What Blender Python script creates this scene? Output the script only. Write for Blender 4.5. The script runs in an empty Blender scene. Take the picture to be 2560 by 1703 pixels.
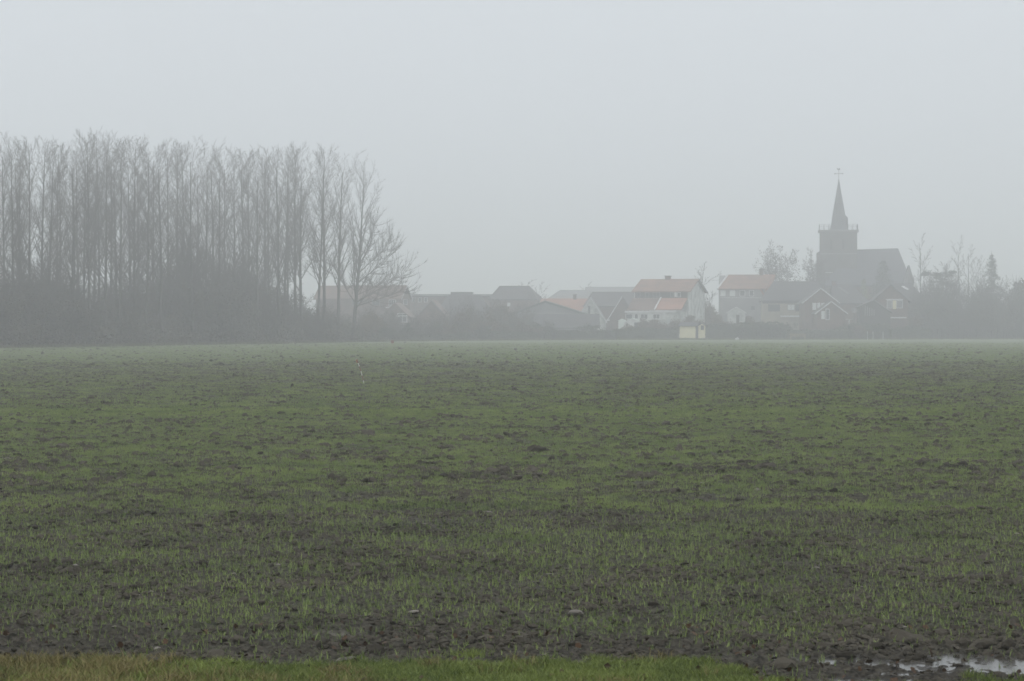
import bpy, math, random
import numpy as np
from mathutils import Vector

# ------------------------------------------------------------------ camera, sky, light
S = bpy.context.scene
COL = S.collection
F, H, HY = 6500.0, 1.7, 821.0            # focal length in photo pixels, eye height, horizon row
cam = bpy.data.cameras.new('camera'); co = bpy.data.objects.new('camera', cam); COL.objects.link(co)
co.location = (0, 0, H); co.rotation_euler = (math.radians(90), 0, 0)
cam.sensor_width = 36; cam.lens = 36 * F / 2560; cam.shift_y = (HY - 851.5) / 2560
cam.clip_start = 0.5; cam.clip_end = 20000
cam.dof.use_dof = True; cam.dof.focus_distance = 45; cam.dof.aperture_fstop = 16.0
S.camera = co

w = bpy.data.worlds.new('World'); S.world = w; w.use_nodes = True
nt = w.node_tree; nt.nodes.clear()
sky = nt.nodes.new('ShaderNodeTexSky'); sky.sky_type = 'NISHITA'; sky.sun_disc = False
SUN_EL, SUN_AZ = math.radians(38), math.radians(200)
sky.sun_elevation = SUN_EL; sky.sun_rotation = SUN_AZ; sky.dust_density = 4
tc = nt.nodes.new('ShaderNodeTexCoord'); sp = nt.nodes.new('ShaderNodeSeparateXYZ')
rmp = nt.nodes.new('ShaderNodeValToRGB')
els = rmp.color_ramp.elements
els[0].position = 0.0; els[0].color = (0.615, 0.662, 0.72, 1)
els[1].position = 1.0; els[1].color = (1.47, 1.49, 1.53, 1)
e = els.new(0.12); e.color = (0.648, 0.688, 0.728, 1)
nz = nt.nodes.new('ShaderNodeTexNoise'); nz.inputs['Scale'].default_value = 3.0; nz.inputs['Detail'].default_value = 3
mxn = nt.nodes.new('ShaderNodeMix'); mxn.data_type = 'RGBA'; mxn.blend_type = 'MULTIPLY'; mxn.inputs[0].default_value = 0.10
mx = nt.nodes.new('ShaderNodeMix'); mx.data_type = 'RGBA'; mx.inputs[0].default_value = 0.92
bg = nt.nodes.new('ShaderNodeBackground'); bg2 = nt.nodes.new('ShaderNodeBackground'); add = nt.nodes.new('ShaderNodeAddShader')
out = nt.nodes.new('ShaderNodeOutputWorld')
L = nt.links.new
L(tc.outputs['Generated'], sp.inputs[0]); L(sp.outputs['Z'], rmp.inputs[0])
L(tc.outputs['Generated'], nz.inputs['Vector'])
L(rmp.outputs[0], mxn.inputs[6]); L(nz.outputs['Fac'], mxn.inputs[7])
L(mxn.outputs[2], bg.inputs['Color']); bg.inputs['Strength'].default_value = 1.13      # the even overcast
L(sky.outputs[0], bg2.inputs['Color']); bg2.inputs['Strength'].default_value = 0.006   # a trace of the blue above it
L(bg.outputs[0], add.inputs[0]); L(bg2.outputs[0], add.inputs[1]); L(add.outputs[0], out.inputs[0])

sl = bpy.data.lights.new('sun', 'SUN'); sl.energy = 0.5; sl.angle = math.radians(60); sl.color = (1, 0.97, 0.93)
so = bpy.data.objects.new('sun', sl); COL.objects.link(so)
so.rotation_euler = (math.radians(90) - SUN_EL, 0, math.radians(180) - SUN_AZ)
S.view_settings.view_transform = 'Standard'; S.view_settings.look = 'None'
S.view_settings.gamma = 1; S.view_settings.exposure = 0.0
S.render.engine = 'CYCLES'
cy = S.cycles
cy.use_denoising = True; cy.max_bounces = 10; cy.diffuse_bounces = 3; cy.volume_bounces = 8
cy.glossy_bounces = 2; cy.transmission_bounces = 2; cy.transparent_max_bounces = 4
HAZE = 0.0022

# ------------------------------------------------------------------ helpers
R = random.Random(7)
def Yof(py): return F * H / (py - HY)
def pt(px, py, Y): return Vector(((px - 1280) / F * Y, Y, H - (py - HY) / F * Y))
def gx(px, Y): return (px - 1280) / F * Y
def zz(py, Y): return H - (py - HY) / F * Y

def prop(o, label=None, cat=None, group=None, kind=None):
    if label: o['label'] = label
    if cat: o['category'] = cat
    if group: o['group'] = group
    if kind: o['kind'] = kind
    return o
def thing(name, label, cat, loc, group=None, rz=0):
    o = bpy.data.objects.new(name, None); COL.objects.link(o); o.location = loc; o.rotation_euler.z = rz
    o.empty_display_size = 0.2
    return prop(o, label, cat, group)
def link(name, me, parent=None):
    o = bpy.data.objects.new(name, me); COL.objects.link(o)
    if parent is not None: o.parent = parent
    return o
def org(root):                             # world position of a thing or of a part under it
    return Vector(root.location) if root.parent is None else org(root.parent)

class MB:                                  # collects faces, builds ONE mesh
    def __init__(s): s.v = []; s.f = []; s.m = []
    def face(s, pts, m=0):
        n = len(s.v); s.v += [tuple(p) for p in pts]; s.f.append(tuple(range(n, n + len(pts)))); s.m.append(m)
    def prism(s, pts, ext, m=0):           # polygon pts swept by vector ext
        ext = Vector(ext); n = len(s.v); k = len(pts)
        s.v += [tuple(Vector(p)) for p in pts] + [tuple(Vector(p) + ext) for p in pts]
        s.f.append(tuple(range(n + k - 1, n - 1, -1))); s.f.append(tuple(range(n + k, n + 2 * k)))
        s.f += [(n + i, n + (i + 1) % k, n + k + (i + 1) % k, n + k + i) for i in range(k)]
        s.m += [m] * (k + 2)
    def box(s, o, a, b, c, m=0):           # corner and three edge vectors
        o = Vector(o); a = Vector(a); b = Vector(b)
        s.prism([o, o + a, o + a + b, o + b], c, m)
    def tube(s, p, q, r0, r1=None, k=6, m=0):
        p = Vector(p); q = Vector(q); r1 = r0 if r1 is None else r1
        d = (q - p).normalized(); x = d.orthogonal().normalized(); y = d.cross(x); n = len(s.v)
        for c, r in ((p, r0), (q, r1)):
            for i in range(k):
                t = 6.28318 * i / k; s.v.append(tuple(c + x * (r * math.cos(t)) + y * (r * math.sin(t))))
        s.f += [(n + i, n + (i + 1) % k, n + k + (i + 1) % k, n + k + i) for i in range(k)]
        s.f.append(tuple(range(n + k - 1, n - 1, -1))); s.f.append(tuple(range(n + k, n + 2 * k))); s.m += [m] * (k + 2)
    def build(s, name, mats, parent=None, smooth=False):
        o = org(parent) if parent is not None else Vector((0, 0, 0))
        me = bpy.data.meshes.new(name)
        me.from_pydata([(a - o.x, b - o.y, c - o.z) for a, b, c in s.v], [], s.f)
        for mt in (mats if isinstance(mats, (list, tuple)) else [mats]): me.materials.append(mt)
        if any(s.m): me.polygons.foreach_set('material_index', s.m)
        if smooth: me.polygons.foreach_set('use_smooth', [True] * len(s.f))
        me.update()
        return link(name, me, parent)

def npmesh(name, V, Fc, mat, smooth=False):        # fast mesh from arrays; Fc is n x k
    me = bpy.data.meshes.new(name); n, k = Fc.shape
    me.vertices.add(len(V)); me.vertices.foreach_set('co', np.asarray(V, np.float32).ravel())
    me.loops.add(n * k); me.loops.foreach_set('vertex_index', np.asarray(Fc, np.int32).ravel())
    me.polygons.add(n); me.polygons.foreach_set('loop_start', np.arange(0, n * k, k, dtype=np.int32))
    if smooth: me.polygons.foreach_set('use_smooth', np.ones(n, bool))
    for m_ in (mat if isinstance(mat, (list, tuple)) else [mat]): me.materials.append(m_)
    me.update(calc_edges=True)
    return me

# ------------------------------------------------------------------ materials
def mat(name, c1, c2=None, scale=3.0, rough=0.8, bump=0.0, pattern=None, spec=0.3, stretch=None, detail=4, metal=0):
    m = bpy.data.materials.new(name); m.use_nodes = True; t = m.node_tree; n = t.nodes; l = t.links.new
    b = n['Principled BSDF']; b.inputs['Roughness'].default_value = rough; b.inputs['Metallic'].default_value = metal
    b.inputs['Specular IOR Level'].default_value = spec
    if c2 is None: c2 = tuple(c * 0.72 for c in c1)
    g = n.new('ShaderNodeNewGeometry'); mp = n.new('ShaderNodeMapping'); l(g.outputs['Position'], mp.inputs[0])
    if stretch: mp.inputs['Scale'].default_value = stretch
    nz = n.new('ShaderNodeTexNoise'); nz.inputs['Scale'].default_value = scale; nz.inputs['Detail'].default_value = detail
    l(mp.outputs[0], nz.inputs['Vector'])
    r = n.new('ShaderNodeValToRGB'); r.color_ramp.elements[0].position = 0.33; r.color_ramp.elements[1].position = 0.67
    r.color_ramp.elements[0].color = (*c2, 1); r.color_ramp.elements[1].color = (*c1, 1)
    l(nz.outputs['Fac'], r.inputs[0]); col = r.outputs[0]; hgt = nz.outputs['Fac']
    if pattern:                            # tile courses, bricks or boards
        wv = n.new('ShaderNodeTexWave'); wv.bands_direction = pattern[0]; wv.inputs['Scale'].default_value = pattern[1]
        wv.inputs['Distortion'].default_value = 0.5; wv.inputs['Detail'].default_value = 1
        l(g.outputs['Position'], wv.inputs['Vector'])
        mm = n.new('ShaderNodeMix'); mm.data_type = 'RGBA'; mm.blend_type = 'MULTIPLY'; mm.inputs[0].default_value = pattern[2]
        l(col, mm.inputs[6]); l(wv.outputs['Fac'], mm.inputs[7]); col = mm.outputs[2]; hgt = wv.outputs['Fac']
    l(col, b.inputs['Base Color'])
    if bump:
        bp = n.new('ShaderNodeBump'); bp.inputs['Strength'].default_value = bump; bp.inputs['Distance'].default_value = 0.05
        l(hgt, bp.inputs['Height']); l(bp.outputs[0], b.inputs['Normal'])
    return m
def leafmat(name, ca, cb, rough=0.7, spec=0.25):    # each leaf or instance takes its own tone
    m = bpy.data.materials.new(name); m.use_nodes = True; t = m.node_tree; n = t.nodes; l = t.links.new
    b = n['Principled BSDF']; b.inputs['Roughness'].default_value = rough; b.inputs['Specular IOR Level'].default_value = spec
    oi = n.new('ShaderNodeObjectInfo'); g = n.new('ShaderNodeNewGeometry')
    nz = n.new('ShaderNodeTexNoise'); nz.inputs['Scale'].default_value = 0.8; nz.inputs['Detail'].default_value = 3; l(g.outputs['Position'], nz.inputs['Vector'])
    a = n.new('ShaderNodeMath'); a.operation = 'ADD'; l(oi.outputs['Random'], a.inputs[0]); l(g.outputs['Random Per Island'], a.inputs[1])
    a2 = n.new('ShaderNodeMath'); a2.operation = 'MULTIPLY_ADD'; a2.inputs[1].default_value = 0.3; l(a.outputs[0], a2.inputs[0]); l(nz.outputs['Fac'], a2.inputs[2])
    r = n.new('ShaderNodeValToRGB'); r.color_ramp.elements[0].position = 0.5; r.color_ramp.elements[1].position = 1.05 - 0.05
    r.color_ramp.elements[0].color = (*ca, 1); r.color_ramp.elements[1].color = (*cb, 1)
    l(a2.outputs[0], r.inputs[0]); l(r.outputs[0], b.inputs['Base Color'])
    return m

M = dict(
    bark=mat('bark', (0.085, 0.08, 0.07), (0.05, 0.048, 0.042), 1.5, 0.9, 0.5, stretch=(3, 3, 0.4)),
    twig=mat('twig', (0.095, 0.085, 0.072), (0.06, 0.055, 0.048), 0.3, 0.9),
    birchtwig=mat('birch_twig', (0.06, 0.045, 0.045), (0.045, 0.035, 0.035), 0.3, 0.9),
    under=leafmat('understorey_leaf', (0.045, 0.046, 0.038), (0.10, 0.09, 0.06)),
    shrub=leafmat('shrub_leaf', (0.035, 0.042, 0.028), (0.075, 0.08, 0.045)),
    russet=leafmat('russet_leaf', (0.06, 0.045, 0.03), (0.115, 0.085, 0.05)),
    hedge=leafmat('hedge_leaf', (0.03, 0.04, 0.025), (0.06, 0.07, 0.035)),
    conifer=leafmat('conifer_needle', (0.025, 0.035, 0.025), (0.05, 0.06, 0.04)),
    golden=leafmat('golden_needle', (0.10, 0.12, 0.04), (0.18, 0.19, 0.07)),
    redtile=mat('red_roof_tile', (0.25, 0.14, 0.095), (0.14, 0.085, 0.065), 0.7, 0.8, 0.3, ('Z', 5.0, 0.25)),
    orangetile=mat('orange_roof_tile', (0.36, 0.175, 0.115), (0.25, 0.13, 0.09), 0.7, 0.8, 0.3, ('Z', 5.0, 0.25)),
    browntile=mat('brown_roof_tile', (0.17, 0.105, 0.08), (0.11, 0.075, 0.06), 0.7, 0.8, 0.3, ('Z', 5.0, 0.25)),
    darktile=mat('dark_roof_tile', (0.065, 0.06, 0.062), (0.04, 0.038, 0.04), 0.7, 0.75, 0.3, ('Z', 5.0, 0.25)),
    greytile=mat('grey_roof_sheet', (0.16, 0.165, 0.16), (0.11, 0.115, 0.11), 0.5, 0.7, 0.2, ('X', 3.0, 0.2)),
    slate=mat('slate', (0.07, 0.072, 0.085), (0.05, 0.052, 0.06), 0.8, 0.6, 0.2, ('Z', 6.0, 0.2)),
    brick=mat('brick', (0.15, 0.095, 0.075), (0.09, 0.065, 0.055), 1.0, 0.9, 0.3, ('Z', 6.0, 0.15)),
    towerbrick=mat('old_tower_brick', (0.125, 0.118, 0.11), (0.085, 0.08, 0.077), 0.5, 0.9, 0.2, ('Z', 6.0, 0.12)),
    beige=mat('beige_plaster', (0.30, 0.27, 0.21), (0.22, 0.20, 0.16), 0.8, 0.9),
    grey=mat('grey_plaster', (0.22, 0.22, 0.22), (0.15, 0.15, 0.155), 0.6, 0.9),
    white=mat('white_paint', (0.60, 0.61, 0.61), (0.46, 0.47, 0.47), 1.5, 0.6),
    stained=mat('stained_white_plaster', (0.58, 0.60, 0.58), (0.24, 0.26, 0.24), 0.9, 0.9, detail=6),
    cream=mat('cream_board', (0.76, 0.71, 0.46), (0.66, 0.62, 0.40), 1.2, 0.7, 0.3, ('Z', 4.0, 0.12)),
    darkwood=mat('dark_wood', (0.06, 0.055, 0.05), (0.035, 0.033, 0.03), 2, 0.8, 0.2, ('X', 4.0, 0.3)),
    green=mat('green_felt', (0.05, 0.075, 0.06), (0.035, 0.05, 0.045), 2, 0.9),
    glass=mat('window_glass', (0.05, 0.06, 0.065), (0.03, 0.035, 0.04), 1, 0.12, spec=0.5),
    blind=mat('pale_blind', (0.60, 0.63, 0.62), (0.52, 0.55, 0.54), 1, 0.7),
    metal=mat('dark_iron', (0.07, 0.07, 0.075), (0.05, 0.05, 0.055), 2, 0.5, metal=0.4),
    wood=mat('weathered_wood', (0.30, 0.25, 0.14), (0.2, 0.17, 0.1), 2, 0.9),
    tarp=mat('pale_tarpaulin', (0.62, 0.68, 0.64), (0.5, 0.56, 0.53), 1.2, 0.5),
    polewhite=mat('pole_white', (0.55, 0.55, 0.51), (0.4, 0.4, 0.37), 9, 0.5),
    polered=mat('pole_red', (0.20, 0.055, 0.045), (0.13, 0.045, 0.04), 9, 0.5),
    orange=mat('orange_tape', (0.35, 0.19, 0.10), (0.25, 0.15, 0.09), 9, 0.5),
)

# ------------------------------------------------------------------ ground shape
RNG = np.random.default_rng(11)
def hsh(i, j, k):
    n = (i.astype(np.int64) * 374761393 + j.astype(np.int64) * 668265263 + k * 1274126177) & 0xffffffff
    n = ((n ^ (n >> 13)) * 1274126177) & 0xffffffff
    n = n ^ (n >> 16)
    return (n & 0xffff) / 65535.0
def vnoise(x, y, k=0):
    i = np.floor(x); j = np.floor(y); u = x - i; v = y - j; u = u * u * (3 - 2 * u); v = v * v * (3 - 2 * v)
    return ((hsh(i, j, k) * (1 - u) + hsh(i + 1, j, k) * u) * (1 - v) + (hsh(i, j + 1, k) * (1 - u) + hsh(i + 1, j + 1, k) * u) * v)
def fbm(x, y, k=0, o=4):
    s = 0; a = 0.5
    for q in range(o): s = s + a * vnoise(x * 2 ** q, y * 2 ** q, k + q); a *= 0.5
    return s / (1 - 0.5 ** o)
def lumps(x, y, cell, prob, k):            # rounded clods on a jittered lattice, height 0..1
    i0 = np.floor(x / cell); j0 = np.floor(y / cell); h = np.zeros_like(x)
    for di in (-1, 0, 1):
        for dj in (-1, 0, 1):
            i = i0 + di; j = j0 + dj
            cx = (i + 0.15 + 0.7 * hsh(i, j, k)) * cell; cyy = (j + 0.15 + 0.7 * hsh(i, j, k + 1)) * cell
            r = cell * (0.32 + 0.42 * hsh(i, j, k + 2)); on = hsh(i, j, k + 3) < prob
            e = 0.7 + 0.9 * hsh(i, j, k + 4)
            d = ((x - cx) ** 2 + ((y - cyy) * e) ** 2) / (r * r)
            h = np.maximum(h, np.where(on, np.sqrt(np.clip(1 - d, 0, 1)) * (0.5 + 0.5 * hsh(i, j, k + 5)), 0))
    return h
PUD = [(gx(2010, 13.4), 13.42, 0.20, 0.13), (gx(2150, 13.3), 13.3, 0.22, 0.14), (gx(2270, 13.2), 13.15, 0.22, 0.15), (gx(2470, 13.3), 13.35, 0.36, 0.26),
       (gx(2330, 12.8), 12.85, 0.30, 0.12), (gx(2600, 13.0), 13.0, 0.4, 0.2), (gx(2180, 12.6), 12.6, .3, .1), (gx(1930, 13.6), 13.6, .12, .08), (gx(1860, 13.1), 13.1, .14, .07), (gx(2380, 13.6), 13.62, .2, .1)]
def pudmask(x, y):
    m = np.zeros_like(x)
    xx = x + 0.15 * (fbm(x * 6, y * 6, 70, 3) - 0.5) * 2; yy = y + 0.10 * (fbm(x * 6, y * 6, 75, 3) - 0.5) * 2
    for cx, cyy, a, b in PUD: m = np.maximum(m, 1.35 - np.sqrt(((xx - cx) / a) ** 2 + ((yy - cyy) / b) ** 2))
    wz = np.clip((x - .7) / .5, 0, 1) * np.clip((13.75 - y) / .25, 0, 1) * np.clip((y - 12.3) / .3, 0, 1)
    m = np.maximum(m, (fbm(x * 4.5, y * 7, 180, 4) - .545) * 7 * wz)
    return np.clip(m / 0.5, 0, 1)
def vergemask(x, y):                       # 1 on the grass verge in front of the field
    edge = 13.18 + 0.42 * (fbm(x * 4.5, y * 2.6, 40, 5) - 0.5) * 2 - 0.10 * np.clip(-x - .6, 0, 1.3)
    right = np.clip((x - 0.75) / 0.7, 0, 1)
    edge = edge - right * 0.85
    return np.clip((edge - y) / 0.16 + 0.5, 0, 1)
def height(x, y):
    amp = np.clip((430 - y) / 120, 0, 1) * np.clip((y - 8) / 3, 0, 1) * (1 + 0.4 * np.clip((y - 25) / 60, 0, 1))
    vg = vergemask(x, y)
    xw = x + 0.05 * (fbm(x * 9, y * 9, 201, 3) - .5); yw = y + 0.05 * (fbm(x * 9, y * 9, 205, 3) - .5)
    h = 0.038 * lumps(xw, yw, 0.30, 0.06, 1)
    h = np.maximum(h, 0.026 * lumps(xw + 9, yw, 0.14, 0.18, 11))
    h = np.maximum(h, 0.017 * lumps(xw, yw + 5, 0.06, 0.7, 21))
    h = h + 0.010 * lumps(xw + 3, yw + 5, 0.036, 0.8, 51) + 0.022 * (fbm(x * 26, y * 26, 55, 3) - .5)
    h = h * (1 - 0.8 * vg) * (0.6 + 0.8 * fbm(x / 2, y / 2, 33, 3))
    wz = np.clip((x - .8) / .4, 0, 1) * np.clip((14.4 - y) / .5, 0, 1)
    h = h + (0.022 * (fbm(x * 1.5, y * 1.5, 61, 3) - 0.5) + 0.05 * (fbm(x / 6, y / 5, 66, 3) - 0.5)) * (1 - wz)
    pm = pudmask(x, y)
    h = h * (1 - pm * 0.45) - 0.021 * pm
    return h * amp
WATER_Z = -0.012
def density(x, y):                         # how much of the soil the young corn covers, 0..1
    py = HY + F * H / np.maximum(y, 5)
    band = np.interp(py, [800, 880, 905, 940, 985, 1060, 1120, 1180, 1230, 1270, 1330, 1400, 1450, 1520, 1580, 1620, 1640],
                         [1., .98, .74, .62, .78, .88, .96, .96, .74, .54, .62, .55, .48, .66, .52, .2, .1])
    n = fbm(x / 0.7, y / 1.3, 81, 5) - 0.5; n2 = fbm(x / 5, y / 9, 88, 3) - 0.5
    return np.clip(band + 1.0 * n + 0.45 * n2, 0, 1) * (1 - vergemask(x, y))

def make_ground():
    ys = [-400, -100, -20, 0, 5, 8, 10, 10.8]
    y = 11.2
    while y < 440: ys.append(y); y += max(0.013, 0.00135 * y)
    while y < 3300: ys.append(y); y *= 1.06
    ys = np.array(ys); nu = 800
    u = np.linspace(-1, 1, nu); ex = np.geomspace(1.03, 200, 30)
    u = np.concatenate([-ex[::-1], u, ex])
    half = np.clip(ys, 11, None) * 0.24
    X = u[None, :] * half[:, None]; Yg = np.repeat(ys[:, None], len(u), 1)
    X = np.clip(X, -1900, 1900)
    inner = (np.abs(u) <= 1.2)[None, :] & np.ones_like(X, bool)
    Z = np.where(inner, height(X, Yg), 0.0)
    V = np.stack([X, Yg, Z], -1).reshape(-1, 3)
    nr, nc = X.shape; idx = np.arange(nr * nc).reshape(nr, nc)
    Fc = np.stack([idx[:-1, :-1], idx[:-1, 1:], idx[1:, 1:], idx[1:, :-1]], -1).reshape(-1, 4)
    me = npmesh('field', V, Fc, MF, True)
    for nm, arr in (('cover', density(X, Yg)), ('verge', vergemask(X, Yg)), ('wet', pudmask(X, Yg))):
        a = me.attributes.new(nm, 'FLOAT', 'POINT'); a.data.foreach_set('value', arr.astype(np.float32).ravel())
    return link('field', me)

def field_mat():
    m = bpy.data.materials.new('field_soil'); m.use_nodes = True; t = m.node_tree; n = t.nodes; l = t.links.new
    b = n['Principled BSDF']; g = n.new('ShaderNodeNewGeometry')
    def noise(s, d=5, stretch=(1, 1, 1), r=0.55):
        mp = n.new('ShaderNodeMapping'); mp.inputs['Scale'].default_value = stretch; l(g.outputs['Position'], mp.inputs[0])
        q = n.new('ShaderNodeTexNoise'); q.inputs['Scale'].default_value = s; q.inputs['Detail'].default_value = d; q.inputs['Roughness'].default_value = r
        l(mp.outputs[0], q.inputs['Vector']); return q.outputs['Fac']
    def ramp(f, a, b_, pa, pb):
        r = n.new('ShaderNodeValToRGB'); e = r.color_ramp.elements; e[0].position = pa; e[1].position = pb; e[0].color = (*a, 1); e[1].color = (*b_, 1)
        l(f, r.inputs[0]); return r.outputs[0]
    def mixc(f, a, b_):
        q = n.new('ShaderNodeMix'); q.data_type = 'RGBA'
        if isinstance(f, float): q.inputs[0].default_value = f
        else: l(f, q.inputs[0])
        l(a, q.inputs[6]); l(b_, q.inputs[7]); return q.outputs[2]
    def math_(op, a, b_):
        q = n.new('ShaderNodeMath'); q.operation = op; q.use_clamp = True
        for k, v in ((0, a), (1, b_)):
            if isinstance(v, (float, int)): q.inputs[k].default_value = v
            else: l(v, q.inputs[k])
        return q.outputs[0]
    def attr(s):
        q = n.new('ShaderNodeAttribute'); q.attribute_name = s; return q.outputs['Fac']
    soil = mixc(noise(1.7), ramp(noise(22), (0.007, 0.006, 0.0048), (0.072, 0.066, 0.053), 0.38, 0.62),
                ramp(noise(34), (0.010, 0.0088, 0.007), (0.088, 0.080, 0.064), 0.38, 0.62))
    pale = ramp(noise(2.2, 4, (0.35, 1, 1), 0.65), (0, 0, 0), (1, 1, 1), 0.68, 0.76)
    soil = mixc(math_('MULTIPLY', pale, 0.7), soil, ramp(noise(12), (0.10, 0.094, 0.08), (0.15, 0.14, 0.125), 0.4, 0.6))
    green = ramp(noise(12), (0.080, 0.125, 0.045), (0.135, 0.185, 0.07), 0.35, 0.65)
    cov = attr('cover')
    spot = ramp(noise(9, 7, (1, 1, 1), 0.7), (0, 0, 0), (1, 1, 1), 0.42, 0.58)
    f = math_('MULTIPLY', math_('MULTIPLY', cov, spot), 0.85)
    far = n.new('ShaderNodeMapRange'); sx = n.new('ShaderNodeSeparateXYZ'); l(g.outputs['Position'], sx.inputs[0])
    l(sx.outputs['Y'], far.inputs[0]); far.inputs[1].default_value = 35; far.inputs[2].default_value = 140
    far.inputs[3].default_value = 0.2; far.inputs[4].default_value = 1.0     # where single plants are modelled the soil stays bare
    f = math_('MULTIPLY', f, far.outputs[0])
    c = mixc(f, soil, green)
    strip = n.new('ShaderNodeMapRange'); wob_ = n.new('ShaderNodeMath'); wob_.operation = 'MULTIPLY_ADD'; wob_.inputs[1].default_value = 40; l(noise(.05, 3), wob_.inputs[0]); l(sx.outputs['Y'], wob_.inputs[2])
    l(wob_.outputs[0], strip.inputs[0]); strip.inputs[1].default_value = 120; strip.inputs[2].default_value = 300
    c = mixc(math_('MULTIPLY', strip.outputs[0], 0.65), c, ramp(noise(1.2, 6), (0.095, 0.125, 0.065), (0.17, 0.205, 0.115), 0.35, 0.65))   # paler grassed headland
    vg = ramp(noise(12), (0.03, 0.033, 0.015), (0.055, 0.07, 0.022), 0.35, 0.65)
    c = mixc(attr('verge'), c, vg)
    wet = attr('wet')
    dk = n.new('ShaderNodeMix'); dk.data_type = 'RGBA'; dk.blend_type = 'MULTIPLY'; l(math_('MULTIPLY', wet, 0.5), dk.inputs[0]); l(c, dk.inputs[6]); dk.inputs[7].default_value = (0.5, 0.5, 0.5, 1)
    l(dk.outputs[2], b.inputs['Base Color'])
    rr = n.new('ShaderNodeMapRange'); l(wet, rr.inputs[0]); rr.inputs[3].default_value = 0.75; rr.inputs[4].default_value = 0.3
    l(rr.outputs[0], b.inputs['Roughness']); b.inputs['Specular IOR Level'].default_value = 0.06
    bp = n.new('ShaderNodeBump'); bp.inputs['Strength'].default_value = 1.0; bp.inputs['Distance'].default_value = 0.018
    l(noise(60, 8, r=0.65), bp.inputs['Height']); l(bp.outputs[0], b.inputs['Normal'])
    return m
MF = field_mat()
prop(make_ground(), 'muddy ploughed field with a thin green cover of young winter corn', kind='structure')

# puddle water, level sheet that the clods stand up through
mw = bpy.data.materials.new('puddle_water'); mw.use_nodes = True; b = mw.node_tree.nodes['Principled BSDF']
b.inputs['Base Color'].default_value = (0.05, 0.048, 0.042, 1); b.inputs['Roughness'].default_value = 0.16; b.inputs['IOR'].default_value = 1.33; b.inputs['Specular IOR Level'].default_value = 0.22
m_ = MB()
m_.face([(.75, 12.3, WATER_Z), (3.4, 12.3, WATER_Z), (3.4, 13.9, WATER_Z), (.75, 13.9, WATER_Z)])
pw = m_.build('puddle_water', mw); prop(pw, 'shallow rain water standing between clods at the near edge of the field', kind='structure')

# ------------------------------------------------------------------ scattered small stuff (clods, sprouts, grass)
def scatter(name, P, rot, scl, idx, srcs, label, cat):
    me = bpy.data.meshes.new(name); me.vertices.add(len(P)); me.vertices.foreach_set('co', P.astype(np.float32).ravel())
    a = me.attributes.new('rot', 'FLOAT_VECTOR', 'POINT'); a.data.foreach_set('vector', rot.astype(np.float32).ravel())
    a = me.attributes.new('scl', 'FLOAT_VECTOR', 'POINT'); a.data.foreach_set('vector', scl.astype(np.float32).ravel())
    a = me.attributes.new('idx', 'INT', 'POINT'); a.data.foreach_set('value', idx.astype(np.int32))
    o = link(name, me); prop(o, label, cat, kind='stuff')
    t = bpy.data.node_groups.new(name, 'GeometryNodeTree')
    t.interface.new_socket('Geometry', in_out='INPUT', socket_type='NodeSocketGeometry')
    t.interface.new_socket('Geometry', in_out='OUTPUT', socket_type='NodeSocketGeometry')
    n = t.nodes; l = t.links.new; gi = n.new('NodeGroupInput'); go = n.new('NodeGroupOutput')
    ip = n.new('GeometryNodeInstanceOnPoints'); ip.inputs['Pick Instance'].default_value = True
    j = n.new('GeometryNodeJoinGeometry')
    for s in reversed(srcs):
        ob = n.new('GeometryNodeObjectInfo'); ob.inputs['Object'].default_value = s; ob.inputs['As Instance'].default_value = True
        l(ob.outputs['Geometry'], j.inputs[0])
    def at(nm, ty):
        q = n.new('GeometryNodeInputNamedAttribute'); q.data_type = ty; q.inputs['Name'].default_value = nm; return q.outputs['Attribute']
    l(gi.outputs[0], ip.inputs['Points']); l(j.outputs[0], ip.inputs['Instance'])
    l(at('idx', 'INT'), ip.inputs['Instance Index']); l(at('rot', 'FLOAT_VECTOR'), ip.inputs['Rotation']); l(at('scl', 'FLOAT_VECTOR'), ip.inputs['Scale'])
    l(ip.outputs[0], go.inputs[0])
    o.modifiers.new('scatter', 'NODES').node_group = t
    return o
def src(name, me): return bpy.data.objects.new(name, me)

def clod_mesh(k, m):
    import bmesh
    bm = bmesh.new(); bmesh.ops.create_icosphere(bm, subdivisions=2, radius=1.0)
    rr = random.Random(k)
    offs = [(Vector((rr.uniform(-1, 1), rr.uniform(-1, 1), rr.uniform(-1, 1))).normalized(), rr.uniform(0.25, 0.9), rr.uniform(-0.35, 0.35)) for _ in range(14)]
    for v in bm.verts:
        d = v.co.normalized(); s = 1.0
        for o, c, a in offs:
            q = d.dot(o)
            if q > c * 0.8: s += a * (q - c * 0.8) * 1.6
        v.co = d * max(0.35, s) * (1 + rr.uniform(-.16, .16)); v.co.z *= 0.7
    me = bpy.data.meshes.new('clod'); bm.to_mesh(me); bm.free(); me.materials.append(m); return me
MC = leafmat('clod_soil', (0.0045, 0.004, 0.003), (0.064, 0.058, 0.046), 0.9, 0.05)
MS = leafmat('pale_stone', (0.06, 0.055, 0.047), (0.15, 0.138, 0.118), 0.8)
MG = leafmat('corn_blade', (0.074, 0.114, 0.034), (0.205, 0.265, 0.082), 0.55)
MV = leafmat('verge_blade', (0.05, 0.080, 0.014), (0.18, 0.225, 0.05), 0.6)
MY = leafmat('straw_blade', (0.07, 0.058, 0.018), (0.19, 0.16, 0.06), 0.7)
ML = leafmat('brown_leaf', (0.02, 0.012, 0.006), (0.06, 0.032, 0.014), 0.7)
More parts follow.
